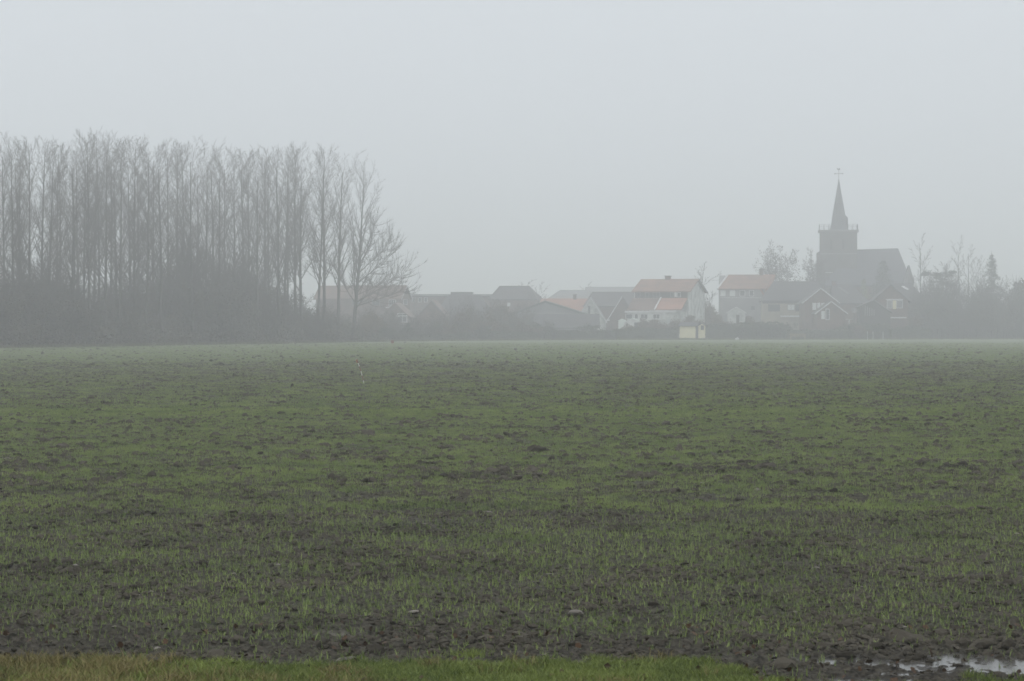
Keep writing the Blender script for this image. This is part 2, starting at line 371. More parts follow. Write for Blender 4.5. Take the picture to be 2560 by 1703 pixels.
def fan_points(n, y0, y1, p=1.0):          # uniform per area in a fan, thinned with distance by 1/y**p
    y = RNG.uniform(0, 1, n); e = 2 - p
    y = (y0 ** e + y * (y1 ** e - y0 ** e)) ** (1 / e) if abs(e) > 1e-3 else y0 * (y1 / y0) ** y
    return RNG.uniform(-1, 1, n) * 0.225 * y, y
def tuft_mesh(k, nb, hh, wid, spread, lean, mt, clump=0.0):
    rr = np.random.default_rng(k); V = []; Fc = []
    for i in range(nb):
        a = rr.uniform(0, 6.283); cx, cyy = rr.normal(0, spread, 2); h = hh * rr.uniform(0.5, 1.1); ln = lean * rr.uniform(0.2, 1.3) * h
        fx, fy = math.cos(a), math.sin(a); wx, wy = -fy * wid, fx * wid
        if rr.random() < 0.5: wx, wy = fx * wid, fy * wid
        n0 = len(V)
        for t, ws in ((0, 1), (0.55, 0.85), (1, 0.05)):
            o = ln * t * t
            V.append((cx + fx * o - wx * ws / 2, cyy + fy * o - wy * ws / 2, h * t * (1 - 0.2 * lean * t))); V.append((cx + fx * o + wx * ws / 2, cyy + fy * o + wy * ws / 2, h * t * (1 - 0.2 * lean * t)))
        Fc += [(n0, n0 + 1, n0 + 3, n0 + 2), (n0 + 2, n0 + 3, n0 + 5, n0 + 4)]
    return npmesh('tuft', np.array(V), np.array(Fc), mt)

# clods
cs = [src('clod_shape', clod_mesh(k, MC)) for k in range(5)]
x1, y1 = fan_points(170000, 12.2, 32, 0.6); s1 = 0.0045 + RNG.gamma(1.05, 0.0060, len(x1))
x2, y2 = fan_points(185000, 28, 130, 1.0); s2 = 0.011 + RNG.gamma(1.1, 0.0100, len(x2))
x3, y3 = fan_points(20000, 110, 300, 1.8); s3 = 0.024 + RNG.gamma(1.3, 0.016, len(x3))
x = np.concatenate([x1, x2, x3]); y = np.concatenate([y1, y2, y3]); s = np.clip(np.concatenate([np.minimum(s1, .034), np.minimum(s2, .055), s3]), 0.004, 0.12)
cl = fbm(x / 0.5, y / 0.6, 120, 4)
keep = (RNG.random(len(x)) < np.clip((cl - 0.40) * 4, 0.16, 1)) & (vergemask(x, y) < 0.5) & (RNG.random(len(x)) > .25 * pudmask(x, y))
x, y, s = x[keep], y[keep], s[keep]; s = s * (0.7 + 0.9 * np.clip(cl[keep] - 0.3, 0, 1))
P = np.stack([x, y, height(x, y) + s * 0.12], -1)
rot = np.stack([RNG.normal(0, .25, len(x)), RNG.normal(0, .25, len(x)), RNG.uniform(0, 6.28, len(x))], -1)
sc = np.stack([s * RNG.uniform(.8, 1.5, len(x)), s * RNG.uniform(.8, 1.3, len(x)), s * RNG.uniform(.7, 1.4, len(x))], -1)
scatter('soil_clods', P, rot, sc, RNG.integers(0, 5, len(x)), cs, 'loose dark clods of soil all over the muddy field', 'soil')
# stones
ss = [src('stone_shape', clod_mesh(30 + k, MS)) for k in range(3)]
x, y = fan_points(170, 12.3, 36, 0.3); s = 0.005 + RNG.gamma(1.5, 0.0042, len(x))
keep = vergemask(x, y) < 0.8; x, y, s = x[keep], y[keep], s[keep]
P = np.stack([x, y, height(x, y) + s * 0.3], -1); z0 = np.zeros(len(x))
scatter('pale_stones', P, np.stack([z0, z0, RNG.uniform(0, 6.28, len(x))], -1), np.stack([s * 1.8, s * 1.3, s * .7], -1), RNG.integers(0, 3, len(x)), ss, 'pale stones and shell bits lying on the soil of the near field', 'stones')
# sprouts
t1 = [src('sprout_shape', tuft_mesh(k, 4, 0.058, 0.0032, 0.005, 0.4, MG)) for k in range(4)]
t2 = [src('sprout_shape', tuft_mesh(10 + k, 20, 0.055, 0.0042, 0.045, 0.35, MG)) for k in range(4)]
t3 = [src('sprout_shape', tuft_mesh(20 + k, 50, 0.055, 0.008, 0.13, 0.3, MG)) for k in range(4)]
x1, y1 = fan_points(85000, 12.3, 25, 0.0); x2, y2 = fan_points(95000, 24, 54, 0.0); x3, y3 = fan_points(150000, 50, 300, 1.25)
x = np.concatenate([x1, x2, x3]); y = np.concatenate([y1, y2, y3])
ix = np.concatenate([RNG.integers(0, 4, len(x1)), RNG.integers(4, 8, len(x2)), RNG.integers(8, 12, len(x3))])
d = density(x, y); keep = RNG.random(len(x)) < d * np.where(ix < 4, 1.0, np.where(ix < 8, 0.62, 0.5))
x, y, ix = x[keep], y[keep], ix[keep]
s = RNG.uniform(0.45, 1.05, len(x)); z0 = np.zeros(len(x))
P = np.stack([x, y, height(x, y) - 0.004], -1)
scatter('corn_sprouts', P, np.stack([RNG.normal(0, .12, len(x)), RNG.normal(0, .12, len(x)), RNG.uniform(0, 6.28, len(x))], -1), np.stack([s, s, s], -1), ix, t1 + t2 + t3, 'young green winter corn sprouting thinly across the field', 'crop')
# verge grass
g1 = [src('grass_shape', tuft_mesh(50 + k, 34, 0.048, 0.0030, 0.022, 0.8, MV)) for k in range(4)]
g2 = [src('grass_shape', tuft_mesh(60 + k, 26, 0.075, 0.0028, 0.024, 0.9, MY)) for k in range(4)]
n = 34000
x = RNG.uniform(-3.6, 3.6, n); y = RNG.uniform(11.4, 13.9, n)
vg = vergemask(x, y); strw = np.clip((-x - 1.2) / 0.8, 0, 1) * 0.4 - 0.05 + 0.8 * (fbm(x / .36, y / .3, 140, 3) - 0.5)
rt = np.clip((x - 0.5) / 1.2, 0, 1)
keep = (RNG.random(n) < vg * (1 - 0.72 * rt) * np.clip(0.10 + 2.6 * (fbm(x / .2, y / .16, 150, 3) - 0.25), 0, 1)) & (pudmask(x, y) < 0.3)
x, y, strw = x[keep], y[keep], strw[keep]
s = RNG.uniform(0.5, 1.25, len(x)) * (0.8 + 0.5 * fbm(x / .3, y / .2, 160, 3)); isy = RNG.random(len(x)) < strw; ix = RNG.integers(0, 4, len(x)) + 4 * isy; z0 = np.zeros(len(x))
P = np.stack([x, y, height(x, y) - 0.004], -1)
scatter('verge_grass', P, np.stack([z0, z0, RNG.uniform(0, 6.28, len(x))], -1), np.stack([s, s, s], -1), ix, g1 + g2, 'rough grass verge in front of the field, green turning straw coloured', 'grass')
# fallen leaves
mb = MB(); mb.face([(-.03, -.02, 0), (.03, -.025, .004), (.04, .02, .012), (0, .035, .02), (-.035, .02, .006)]); lo = mb.build('leaf_shape', ML); COL.objects.unlink(lo)
x = RNG.uniform(-3.4, 3.4, 380); y = 12.2 + 2.4 * RNG.random(380) ** 1.3
P = np.stack([x, y, height(x, y) + 0.022], -1)
scatter('fallen_leaves', P, np.stack([RNG.normal(0, .7, 380), RNG.normal(0, .7, 380), RNG.uniform(0, 6.28, 380)], -1), np.ones((380, 3)) * RNG.uniform(.2, .55, (380, 1)), np.zeros(380), [lo], 'brown fallen leaves lying in the verge and on the near mud', 'leaves')

# a few lumps big enough to be told apart
for (px, py, sz, k, lab) in ((1346, 1131, 0.20, 91, 'dark lump of soil standing alone in the green middle of the field'),
                             (2265, 1607, 0.17, 92, 'largest dark clod, close to the water puddles at the near corner'),
                             (1960, 1672, 0.12, 93, 'rounded muddy clod lying at the edge of the puddle'),
                             (1437, 1548, 0.065, 94, 'pale rounded stone half sunk in the near soil')):
    Y = Yof(py); X = gx(px, Y)
    me = clod_mesh(k, MS if k == 94 else MC)
    o = link('stone' if k == 94 else 'soil_clod', me); o.location = (X, Y, float(height(np.array([X]), np.array([Y]))[0]) + sz * 0.1); o.scale = (sz * 0.65, sz * 0.6, sz * .55)
    prop(o, lab, 'stone' if k == 94 else 'clod')

# ------------------------------------------------------------------ trees
def tubes(segs, sides):                    # segs: list of (p, q, r0, r1)
    n = len(segs); A = np.array([(*s[0], *s[1], s[2], s[3]) for s in segs], float)
    p = A[:, :3]; q = A[:, 3:6]; d = q - p; d /= np.linalg.norm(d, axis=1)[:, None] + 1e-9
    ref = np.where(np.abs(d[:, 2:3]) > .9, [[1., 0, 0]], [[0, 0, 1.]]); a = np.cross(d, ref); a /= np.linalg.norm(a, axis=1)[:, None]; b = np.cross(d, a)
    t = np.arange(sides) * 2 * math.pi / sides; c = np.cos(t); s = np.sin(t)
    ring = a[:, None, :] * c[None, :, None] + b[:, None, :] * s[None, :, None]
    V = np.concatenate([p[:, None] + ring * A[:, 6][:, None, None], q[:, None] + ring * A[:, 7][:, None, None]], 1).reshape(-1, 3)
    base = (np.arange(n) * 2 * sides)[:, None]; i = np.arange(sides)[None]; j = (np.arange(sides) + 1)[None] % sides
    Fc = np.stack([base + i, base + j, base + sides + j, base + sides + i], -1).reshape(-1, 4)
    return V, Fc
def grow(seed, h, r, fork, spec, sides=4, wob=0.02, lean=(0, 0), leader=1.0, rmin=0.0072):
    """spec: per level (count, length as share of parent, spread angle, up-bend, droop)"""
    rr = random.Random(seed); trunk = []; crown = []
    def branch(p, d, ln, r0, lvl, segs, nseg, up):
        pts = [(p, r0)]; st = ln / nseg
        for i in range(nseg):
            wb = wob * (0.4 + .8 * lvl); d = (d + Vector((rr.gauss(0, wb), rr.gauss(0, wb), up * st * 0.25))).normalized()
            q = p + d * st; r1 = max(rmin, r0 * (1 - (i + 1) / nseg * 0.85)); segs.append((p, q, pts[-1][1], r1)); p = q; pts.append((p, r1))
        if lvl < len(spec):
            cnt, share, ang, upb, t0 = spec[lvl]
            for k in range(cnt):
                t = t0 + (1 - t0) * (k + rr.random()) / cnt; f = t * nseg; i = min(nseg - 1, int(f)); a, ra = pts[i]; b, rb = pts[i + 1]
                o = a.lerp(b, f - i); dd = (b - a).normalized(); x = dd.orthogonal().normalized(); y = dd.cross(x); az = rr.uniform(0, 6.283)
                an = math.radians(ang * rr.uniform(0.6, 1.35))
                nd = dd * math.cos(an) + (x * math.cos(az) + y * math.sin(az)) * math.sin(an)
                l2 = ln * share * rr.uniform(.55, 1.15) * (1.25 - 0.75 * t if lvl == 0 else 1.1 - 0.5 * t)
                branch(o, nd, l2, max(rmin, (ra + (rb - ra) * (f - i)) * (0.45 if lvl == 0 else .55)), lvl + 1, crown, 4 if lvl == 0 else 3, upb)
    branch(Vector((0, 0, -0.2)), Vector((lean[0], lean[1], 1)).normalized(), h * leader, r, 0, trunk, 12, 0.15)
    return trunk, crown
def tree_meshes(name, args, kw, bark, tw):
    tr, cr = grow(*args, **kw)
    V, Fc = tubes(tr, 7); a = npmesh('trunk', V, Fc, bark, True)
    V, Fc = tubes(cr, 3); b = npmesh('crown', V, Fc, tw)
    return a, b
def topz(meshes):
    b = 0
    for m_ in meshes: a = np.empty(len(m_.vertices) * 3, np.float32); m_.vertices.foreach_get('co', a); b = max(b, a[2::3].max())
    return float(b) * .985
def widx(meshes):
    a = np.empty(len(meshes[1].vertices) * 3, np.float32); meshes[1].vertices.foreach_get('co', a); a = a.reshape(-1, 3); return float(np.percentile(a[:, 0], 97) - np.percentile(a[:, 0], 3)) * 1.08
def plant(name, meshes, label, cat, px, Y, hs, group=None, ws=None, rz=None, z=0.0, names=('trunk', 'crown')):
    t = thing(name, label, cat, (gx(px, Y), Y, z), group, R.uniform(0, 6.28) if rz is None else rz)
    for nm, me in zip(names, meshes): link(nm, me, t)
    t.scale = (ws or hs, ws or hs, hs)
    if name == 'poplar': t.rotation_euler.x = R.gauss(0, .014); t.rotation_euler.y = R.gauss(0, .014)
    return t

POP = [tree_meshes('poplar', (100 + k, 25, 0.26, 0, [(34, 0.29, 36, 0.35, 0.30), (12, 0.40, 37, 0.4, 0.12), (8, 0.44, 36, 0.4, 0.1)]), {}, M['bark'], M['twig']) for k in range(5)]
FORK = [tree_meshes('poplar', (200 + k, 25, 0.28, 0, [(26, 0.40, 27, 0.25, 0.30), (14, 0.33, 38, 0.4, 0.12), (8, 0.42, 36, 0.4, 0.1)]), {}, M['bark'], M['twig']) for k in range(3)]
TZ = [topz(m_) for m_ in POP + FORK]
prof = ([0, 30, 80, 100, 150, 200, 270, 310, 400, 500, 550, 600, 640, 700, 740, 830, 870, 900, 940], [325, 320, 345, 335, 345, 330, 328, 345, 345, 350, 358, 370, 372, 362, 356, 368, 385, 395, 425])
def edgeY(px): return float(np.interp(px, [-400, 0, 700, 1000, 1300, 1700, 2560, 3000], [195, 217, 283, 335, 362, 386, 402, 412]))
GP = 'bare poplars of the plantation beside the field'
LP = 'tall bare poplar standing in the hazy plantation'
fronts = [(-60, 0), (-20, 1), (31, 0), (46, 3), (75, 1), (122, 0), (224, 0), (247, 2), (264, 1), (275, 3), (302, 0), (325, 2), (335, 1), (365, 0), (440, 2), (463, 1), (482, 0), (517, 2), (534, 1), (551, 0), (586, 1), (642, 0), (674, 2), (710, 2), (739, 1), (793, 0), (100, 3), (150, 2), (196, 3), (420, 3), (498, 3), (610, 3), (560, 4), (660, 4), (385, 4), (290, 4), (345, 3), (10, 4), (140, 4), (235, 4), (-110, 1), (-170, 0), (-230, 2), (720, 3), (626, 2), (210, 2), (60, 4)]
ORD = 'first second third fourth fifth sixth seventh eighth ninth tenth eleventh twelfth thirteenth fourteenth'.split()
nfront = 0
for i, (px, row) in enumerate(fronts):
    Y = edgeY(px) + 4 + row * 7 + R.uniform(-1.5, 1.5)
    top = np.interp(px, *prof) + R.uniform(-8, 10) + (12 if row > 2 else 0)
    vi = R.randrange(8); hs = zz(top, Y) / TZ[vi]
    lab = LP
    if row == 0 and px > 0: nfront += 1; lab = 'front row poplar, the %s trunk of that row from the picture edge' % ORD[nfront - 1]
    plant('poplar', (POP + FORK)[vi], lab, 'poplar', px, Y, hs, GP, ws=hs * R.uniform(.8, 1.0))
plant('poplar', FORK[0], 'poplar with the thickest trunk, forking low among the plantation', 'poplar', 181, edgeY(181) + 4, zz(338, edgeY(181) + 4) / TZ[5], 'bare poplars of the plantation beside the field', ws=.95)
plant('poplar', FORK[1], 'dark poplar leaning slightly, its trunk bent above a gap in the understorey', 'poplar', 404, edgeY(404) + 4, zz(350, edgeY(404) + 4) / TZ[6], GP, ws=.8)
for px, lab, k in ((697, 'slender poplar forking high, fifth trunk from the open end of the plantation', 2), (754, 'poplar forking above the roof line, fourth trunk from the open end of the plantation', 0),
                   (808, 'poplar standing over the brown roofed house, third trunk from the open end of the plantation', 1), (846, 'straight poplar next to the spreading one at the open end of the plantation', 2)):
    Y = edgeY(px) + 5; hs = zz(np.interp(px, *prof) + 4, Y) / TZ[5 + k]
    plant('poplar', FORK[k], lab, 'poplar', px, Y, hs, GP, ws=hs * 1.05)
# the spreading tree at the open end, its low limbs reaching out over the houses
tr, cr = grow(301, 24, 0.33, 0, [(28, 0.42, 32, 0.3, 0.2), (14, 0.34, 32, 0.45, 0.15), (8, 0.42, 30, 0.5, 0.1)], lean=(0.10, 0))
def limb(p, d, ln, r, up, seed):
    rr = random.Random(seed); pts = [Vector(p)]; d = Vector(d).normalized(); rad = r
    ln = ln * .82
    for i in range(9):
        d = (d + Vector((rr.gauss(0, .05), rr.gauss(0, .08), up * 0.06))).normalized(); q = pts[-1] + d * ln / 9
        r1 = max(.02, r * (1 - (i + 1) / 10)); cr.append((pts[-1], q, rad, r1)); rad = r1; pts.append(q)
        for k in range(4 if i > 1 else 1):
            dd = (d * .6 + Vector((rr.gauss(0, .7), rr.gauss(0, .7), rr.uniform(-.7, 1.2)))).normalized(); s = q.lerp(pts[-2], rr.random()); l2 = ln * .16
            for m in range(4):
                e = s + dd * l2 * rr.uniform(.5, .8); cr.append((s, e, max(.011, .026 - m * .006), max(.010, .02 - m * .006)))
                for h in range(6):
                    f = s.lerp(e, rr.random()); g = (dd + Vector((rr.gauss(0, .5), rr.gauss(0, .5), rr.uniform(0, .5)))).normalized()
                    cr.append((f, f + g * rr.uniform(.4, 1.1), .012, .006))
                dd = (dd + Vector((rr.gauss(0, .15), rr.gauss(0, .2), .18))).normalized(); s = e
limb((0.5, 0, 6.0), (1, -.1, .62), 11.5, .10, .15, 1); limb((0.8, 0, 9.0), (.9, .2, .85), 9.0, .09, .5, 2); limb((0.4, 0, 5.4), (1, -.3, .30), 10.0, .09, .12, 3); limb((1.0, 0, 12), (.7, 0, 1.2), 8, .09, .9, 4); limb((.9, 0, 10.5), (.8, .5, .8), 8.5, .08, .2, 6); limb((.4, 0, 7), (1, .5, .5), 9, .08, -.2, 7)
limb((0.3, 0, 6), (-.9, .2, 1.3), 8, .11, .6, 5)
V, Fc = tubes(tr, 7); a = npmesh('trunk', V, Fc, M['bark'], True); V, Fc = tubes(cr, 3); b = npmesh('crown', V, Fc, M['twig'])
plant('poplar', (a, b), 'spreading poplar at the open end of the plantation, long low limbs reaching over the houses', 'poplar', 880, edgeY(880) + 4, zz(392, edgeY(880) + 4) / topz((a, b)), GP, rz=0.0, ws=.80)

# bushy trees and shrubs: clouds of small leaves and twigs
def cloud(seed, n, size, lobes, mt, ymin=0.0):
    rr = np.random.default_rng(seed); C = []
    for (cx, cyy, cz, rx, ry, rz) in lobes:
        k = int(n * (rx * ry * rz) / sum(l[3] * l[4] * l[5] for l in lobes))
        v = rr.normal(0, 1, (k, 3)); v /= np.linalg.norm(v, axis=1)[:, None]; v *= (rr.random(k) ** 0.45)[:, None]
        v *= 1 + .16 * np.sin(v[:, :1] * 5 + seed) + .12 * np.sin(v[:, 2:] * 7 + cx)
        C.append(v * [rx, ry, rz] + [cx, cyy, cz])
    C = np.concatenate(C); C = C[C[:, 2] > ymin]; k = len(C)
    a = rr.normal(0, 1, (k, 3)); a /= np.linalg.norm(a, axis=1)[:, None]; b = np.cross(a, rr.normal(0, 1, (k, 3))); b /= np.linalg.norm(b, axis=1)[:, None]
    s = (size * rr.uniform(.5, 1.5, k))[:, None]
    V = np.stack([C - a * s, C + b * s * .55, C + a * s, C - b * s * .55], 1).reshape(-1, 3)
    return npmesh('foliage', V, np.arange(4 * k).reshape(-1, 4), mt)
def stems(seed, n, h, r, spread):
    rr = random.Random(seed); seg = []
    for i in range(n):
        p = Vector((rr.gauss(0, spread * .25), rr.gauss(0, spread * .25), -.1)); d = Vector((rr.gauss(0, .2), rr.gauss(0, .2), 1)).normalized()
        for k in range(5):
            q = p + d * h / 5; seg.append((p, q, r * (1 - k * .17), r * (1 - (k + 1) * .17))); p = q; d = (d + Vector((rr.gauss(0, .12), rr.gauss(0, .12), 0))).normalized()
            if k > 0:
                for s in range(5): g = (d + Vector((rr.gauss(0, .7), rr.gauss(0, .7), .3))).normalized(); seg.append((q, q + g * h * rr.uniform(.1, .25), r * .3, .008))
    V, Fc = tubes(seg, 4); return npmesh('stem', V, Fc, M['bark'])
def rlobes(seed, n, w_, h):
    rr = random.Random(seed); out = [(0, 0, h * .5, w_ * .36, w_ * .36, h * .42)]
    for i in range(n):
        t = rr.uniform(.3, .86); out.append((rr.gauss(0, w_ * .22), rr.gauss(0, w_ * .22), h * t, w_ * rr.uniform(.14, .26), w_ * rr.uniform(.14, .26), h * rr.uniform(.1, .17)))
    return out
def twiggy(k):
    sg = []; tk = []
    for q in range(4):
        a_, b_ = grow(700 + 10 * k + q, 8.2 + q * .6, .09, 0, [(14, .45, 34, .3, .12), (9, .42, 36, .4, .1), (7, .42, 34, .4, .1)], lean=(math.cos(q * 1.7 + k) * .16, math.sin(q * 1.7 + k) * .16), wob=.04, rmin=.011)
        o_ = Vector((math.cos(q * 1.7) * .12, math.sin(q * 1.7) * .12, 0)); tk += [(x_ + o_, y_ + o_, r_, t_) for x_, y_, r_, t_ in a_]; sg += [(x_ + o_, y_ + o_, r_, t_) for x_, y_, r_, t_ in b_]
    V, Fc = tubes(tk, 5); a_ = npmesh('trunk', V, Fc, M['bark'], True); V, Fc = tubes(sg, 3); b_ = npmesh('crown', V, Fc, M['twig']); return a_, b_
UND = [(*twiggy(k), cloud(410 + k, 2600, .13, rlobes(420 + k, 9, 6, 8.5), M['under'])) for k in range(3)]
UTZ = [topz(m_) for m_ in UND]
SHR = [(stems(430 + k, 6, 1.6, .03, 1), cloud(440 + k, 2600, .09, rlobes(450 + k, 6, 3, 2.4), M['shrub'])) for k in range(3)]
RUS = [(stems(460 + k, 6, 2.6, .04, 1), cloud(470 + k, 2600, .10, rlobes(480 + k, 6, 3.4, 3.6), M['russet'])) for k in range(3)]
up = ([-200, 0, 60, 150, 200, 270, 330, 400, 450, 500, 560, 620, 690, 730, 780, 850], [610, 630, 605, 608, 662, 658, 632, 610, 585, 565, 590, 612, 668, 708, 728, 738])
GU, LU = 'leafless understorey trees between the poplars', 'bushy understorey tree, grey in the haze between the poplar trunks'
for i in range(64):
    px = -200 + 1040 * (i + R.random()) / 64; row = R.choice((0, 1, 2, 3)); Y = edgeY(px) + 3 + row * 8 + R.uniform(-2, 2)
    top = np.interp(px, *up) + R.uniform(-8, 35) + (25 if row == 0 else 0)
    vi = R.randrange(3); hs = zz(top, Y) / UTZ[vi]
    plant('understorey_tree', UND[vi], LU, 'tree', px, Y, hs, GU, ws=R.uniform(.6, .85), names=('trunk', 'crown', 'foliage'))
for px, top, wd, lab in ((618, 560, 1.25, 'tallest dark bushy tree in the middle of the plantation, reaching between the trunks'), (470, 548, 1.0, 'ivy grown tree rising solid and dark among the poplar trunks'),
                     (100, 588, 1.1, 'broad rounded understorey tree behind the first poplars')):
    Y = edgeY(px) + 12; plant('understorey_tree', UND[1], lab, 'tree', px, Y, zz(top, Y) / UTZ[1], GU, ws=wd * .8, names=('trunk', 'crown', 'foliage'))
# ground-level thicket, one mass
rr = np.random.default_rng(5); lb = []
for i in range(150):
    px = -300 + 1230 * rr.random(); Y = edgeY(px) + 3 + 40 * rr.random() ** 1.6; hh = rr.uniform(1.2, 3.8); lb.append((gx(px, Y), Y, hh * .42, rr.uniform(1.2, 2.4), rr.uniform(1.2, 2.2), hh * .62))
for i in range(90):
    px = -300 + 1250 * (i + rr.random()) / 90; Y = edgeY(px) + 2.2 + rr.random(); hh = rr.uniform(.8, 1.8); lb.append((gx(px, Y), Y, hh * .42, 1.2, 1.0, hh * .62))
o = link('undergrowth', cloud(6, 170000, .10, lb, M['under'])); prop(o, 'dense thicket and brambles along the foot of the plantation', 'undergrowth', kind='stuff')

# ------------------------------------------------------------------ buildings
class Frame:                               # near corner, a = along the front away to one side, g = along the gable
    def __init__(s, px, Y, th, flip=1):
        t = math.radians(th); s.o = Vector((gx(px, Y), Y, 0)); s.a = Vector((-math.cos(t) * flip, math.sin(t), 0)); s.g = Vector((math.sin(t) * flip, math.cos(t), 0))
    def p(s, u, v, z): return s.o + s.a * u + s.g * v + Vector((0, 0, z))
    def u(s, px, v=0.0):
        k = (px - 1280) / F; o = s.o + s.g * v; return (k * o.y - o.x) / (s.a.x - k * s.a.y)
    def v(s, px, u=0.0):
        k = (px - 1280) / F; o = s.o + s.a * u; return (k * o.y - o.x) / (s.g.x - k * s.g.y)
    def z(s, py, u=0.0, v=0.0): return zz(py, s.p(u, v, 0).y)
UP = Vector((0, 0, 1))
def walls(fr, Lu, Lv, z1, root, mt, zr=None, ridge='a', off=(0, 0), name='wall', rp=0.5):
    """closed wall body; zr makes gables, ridge along a or g, at share rp of the span"""
    mb = MB(); u0, v0 = off
    if zr is None: mb.prism([fr.p(u0, v0, -.3), fr.p(u0 + Lu, v0, -.3), fr.p(u0 + Lu, v0 + Lv, -.3), fr.p(u0, v0 + Lv, -.3)], UP * (z1 + .3))
    elif ridge == 'a': mb.prism([fr.p(u0, v0, -.3), fr.p(u0, v0, z1), fr.p(u0, v0 + Lv * rp, zr), fr.p(u0, v0 + Lv, z1), fr.p(u0, v0 + Lv, -.3)], fr.a * Lu)
    else: mb.prism([fr.p(u0, v0, -.3), fr.p(u0, v0, z1), fr.p(u0 + Lu * rp, v0, zr), fr.p(u0 + Lu, v0, z1), fr.p(u0 + Lu, v0, -.3)], fr.g * Lv)
    return mb.build(name, mt, root)
def roof(fr, Lu, Lv, z1, zr, root, mt, ridge='a', off=(0, 0), ov=.35, th=.16, name='roof', hip=(0, 0), rp=.5):
    mb = MB(); u0, v0 = off
    A, B = (Lu, Lv) if ridge == 'a' else (Lv, Lu)
    P_ = (lambda l, w, z: fr.p(u0 + l, v0 + w, z)) if ridge == 'a' else (lambda l, w, z: fr.p(u0 + w, v0 + l, z))
    sl0 = (zr - z1) / (B * rp); sl1 = (zr - z1) / (B * (1 - rp)); t = Vector((0, 0, th))
    e0 = z1 - ov * sl0 + .02; e1 = z1 - ov * sl1 + .02; zr += .02
    h0 = hip[0] or -ov; h1 = A - hip[1] if hip[1] else A + ov
    mb.prism([P_(-ov, -ov, e0), P_(A + ov, -ov, e0), P_(h1, B * rp, zr), P_(h0, B * rp, zr)], t)
    mb.prism([P_(-ov, B + ov, e1), P_(A + ov, B + ov, e1), P_(h1, B * rp, zr), P_(h0, B * rp, zr)], t)
    if hip[0]: mb.prism([P_(-ov, -ov, e0), P_(-ov, B + ov, e1), P_(h0, B * rp, zr)], t)
    if hip[1]: mb.prism([P_(A + ov, -ov, e0), P_(A + ov, B + ov, e1), P_(h1, B * rp, zr)], t)
    return mb.build(name, mt, root)
def slope(fr, uv0, z0, uv1, z1, root, mt, th=.14, name='roof'):   # single pitch from lower edge (u0,u1,v) to upper edge
    mb = MB(); (ua, ub, va) = uv0; (uc, ud, vb) = uv1
    mb.prism([fr.p(ua, va, z0), fr.p(ub, va, z0), fr.p(ud, vb, z1), fr.p(uc, vb, z1)], UP * th); return mb.build(name, mt, root)
def barge(fr, pts, root, mt=None, th=.24, dp=.10, name='bargeboard'):   # pts: (u, v, z) polyline; board hangs below it
    mb = MB(); n_ = fr.g if abs(pts[0][1] - pts[1][1]) < .2 else fr.a
    for a, b in zip(pts[:-1], pts[1:]):
        A = fr.p(*a) - n_ * dp * 1.2; B = fr.p(*b) - n_ * dp * 1.2
        mb.prism([A, B, B - UP * th, A - UP * th], n_ * dp)
    return mb.build(name, mt or M['white'], root)
def gable_barge(fr, Lu, Lv, z1, zr, root, ridge='a', off=(0, 0), ov=.35, mt=None, th=.24, end=0, halves=(1, 1), rp=.5):
    u0, v0 = off; B = Lv if ridge == 'a' else Lu; s0 = (zr - z1) / (B * rp); s1 = (zr - z1) / (B * (1 - rp)); q = .16
    tri = [(-ov, z1 - ov * s0 + q), (B * rp, zr + q), (B + ov, z1 - ov * s1 + q)]
    segs = []
    if halves[0]: segs.append(tri[:2])
    if halves[1]: segs.append(tri[1:])
    mb = MB()
    for (wa, za), (wb, zb) in segs:
        if ridge == 'a': e = u0 - ov - .05 + end; A = fr.p(e, v0 + wa, za); C = fr.p(e, v0 + wb, zb); n_ = fr.a
        else: e = v0 - ov - .05 + end; A = fr.p(u0 + wa, e, za); C = fr.p(u0 + wb, e, zb); n_ = fr.g
        mb.prism([A, C, C - UP * th, A - UP * th], n_ * -.06)
    return mb.build('bargeboard', mt or M['white'], root)
def window(fr, face, a0, a1, py0, py1, root, pane='glass', frame='white', at=0.0, bars=1, name='window', fw=.09, sill=False):
    """window or door on the front (face f, at = v) or the gable (face s, at = u) between photo columns and rows"""
    if face == 'f':
        c0, c1 = sorted((fr.u(a0, at), fr.u(a1, at))); d = fr.a; n_ = -fr.g; P_ = lambda c, z: fr.p(c, at, z); zc = lambda py: fr.z(py, (c0 + c1) / 2, at)
    else:
        c0, c1 = sorted((fr.v(a0, at), fr.v(a1, at))); d = fr.g; n_ = -fr.a; P_ = lambda c, z: fr.p(at, c, z); zc = lambda py: fr.z(py, at, (c0 + c1) / 2)
    z1, z0 = zc(py0), zc(py1); mb = MB(); W = c1 - c0; Hh = z1 - z0
    for (c, z, w_, h_) in [(c0, z0, W, fw), (c0, z1 - fw, W, fw), (c0, z0 + fw, fw, Hh - 2 * fw), (c1 - fw, z0 + fw, fw, Hh - 2 * fw)] + [(c0 + W * (k + 1) / (bars + 1) - fw * .35, z0 + fw, fw * .7, Hh - 2 * fw) for k in range(bars)]:
        mb.box(P_(c, z), d * w_, UP * h_, n_ * .07)
    w_ = mb.build(name, M[frame], root)
    mb = MB(); mb.box(P_(c0 + fw * .5, z0 + fw * .5), d * (W - fw), UP * (Hh - fw), n_ * .03); mb.build('pane' if name == 'window' else 'panel', M[pane], w_)
    if sill: mb = MB(); mb.box(P_(c0 - .1, z0 - .1), d * (W + .2), UP * .095, n_ * .16); mb.build('sill', M[frame], w_)
    return w_
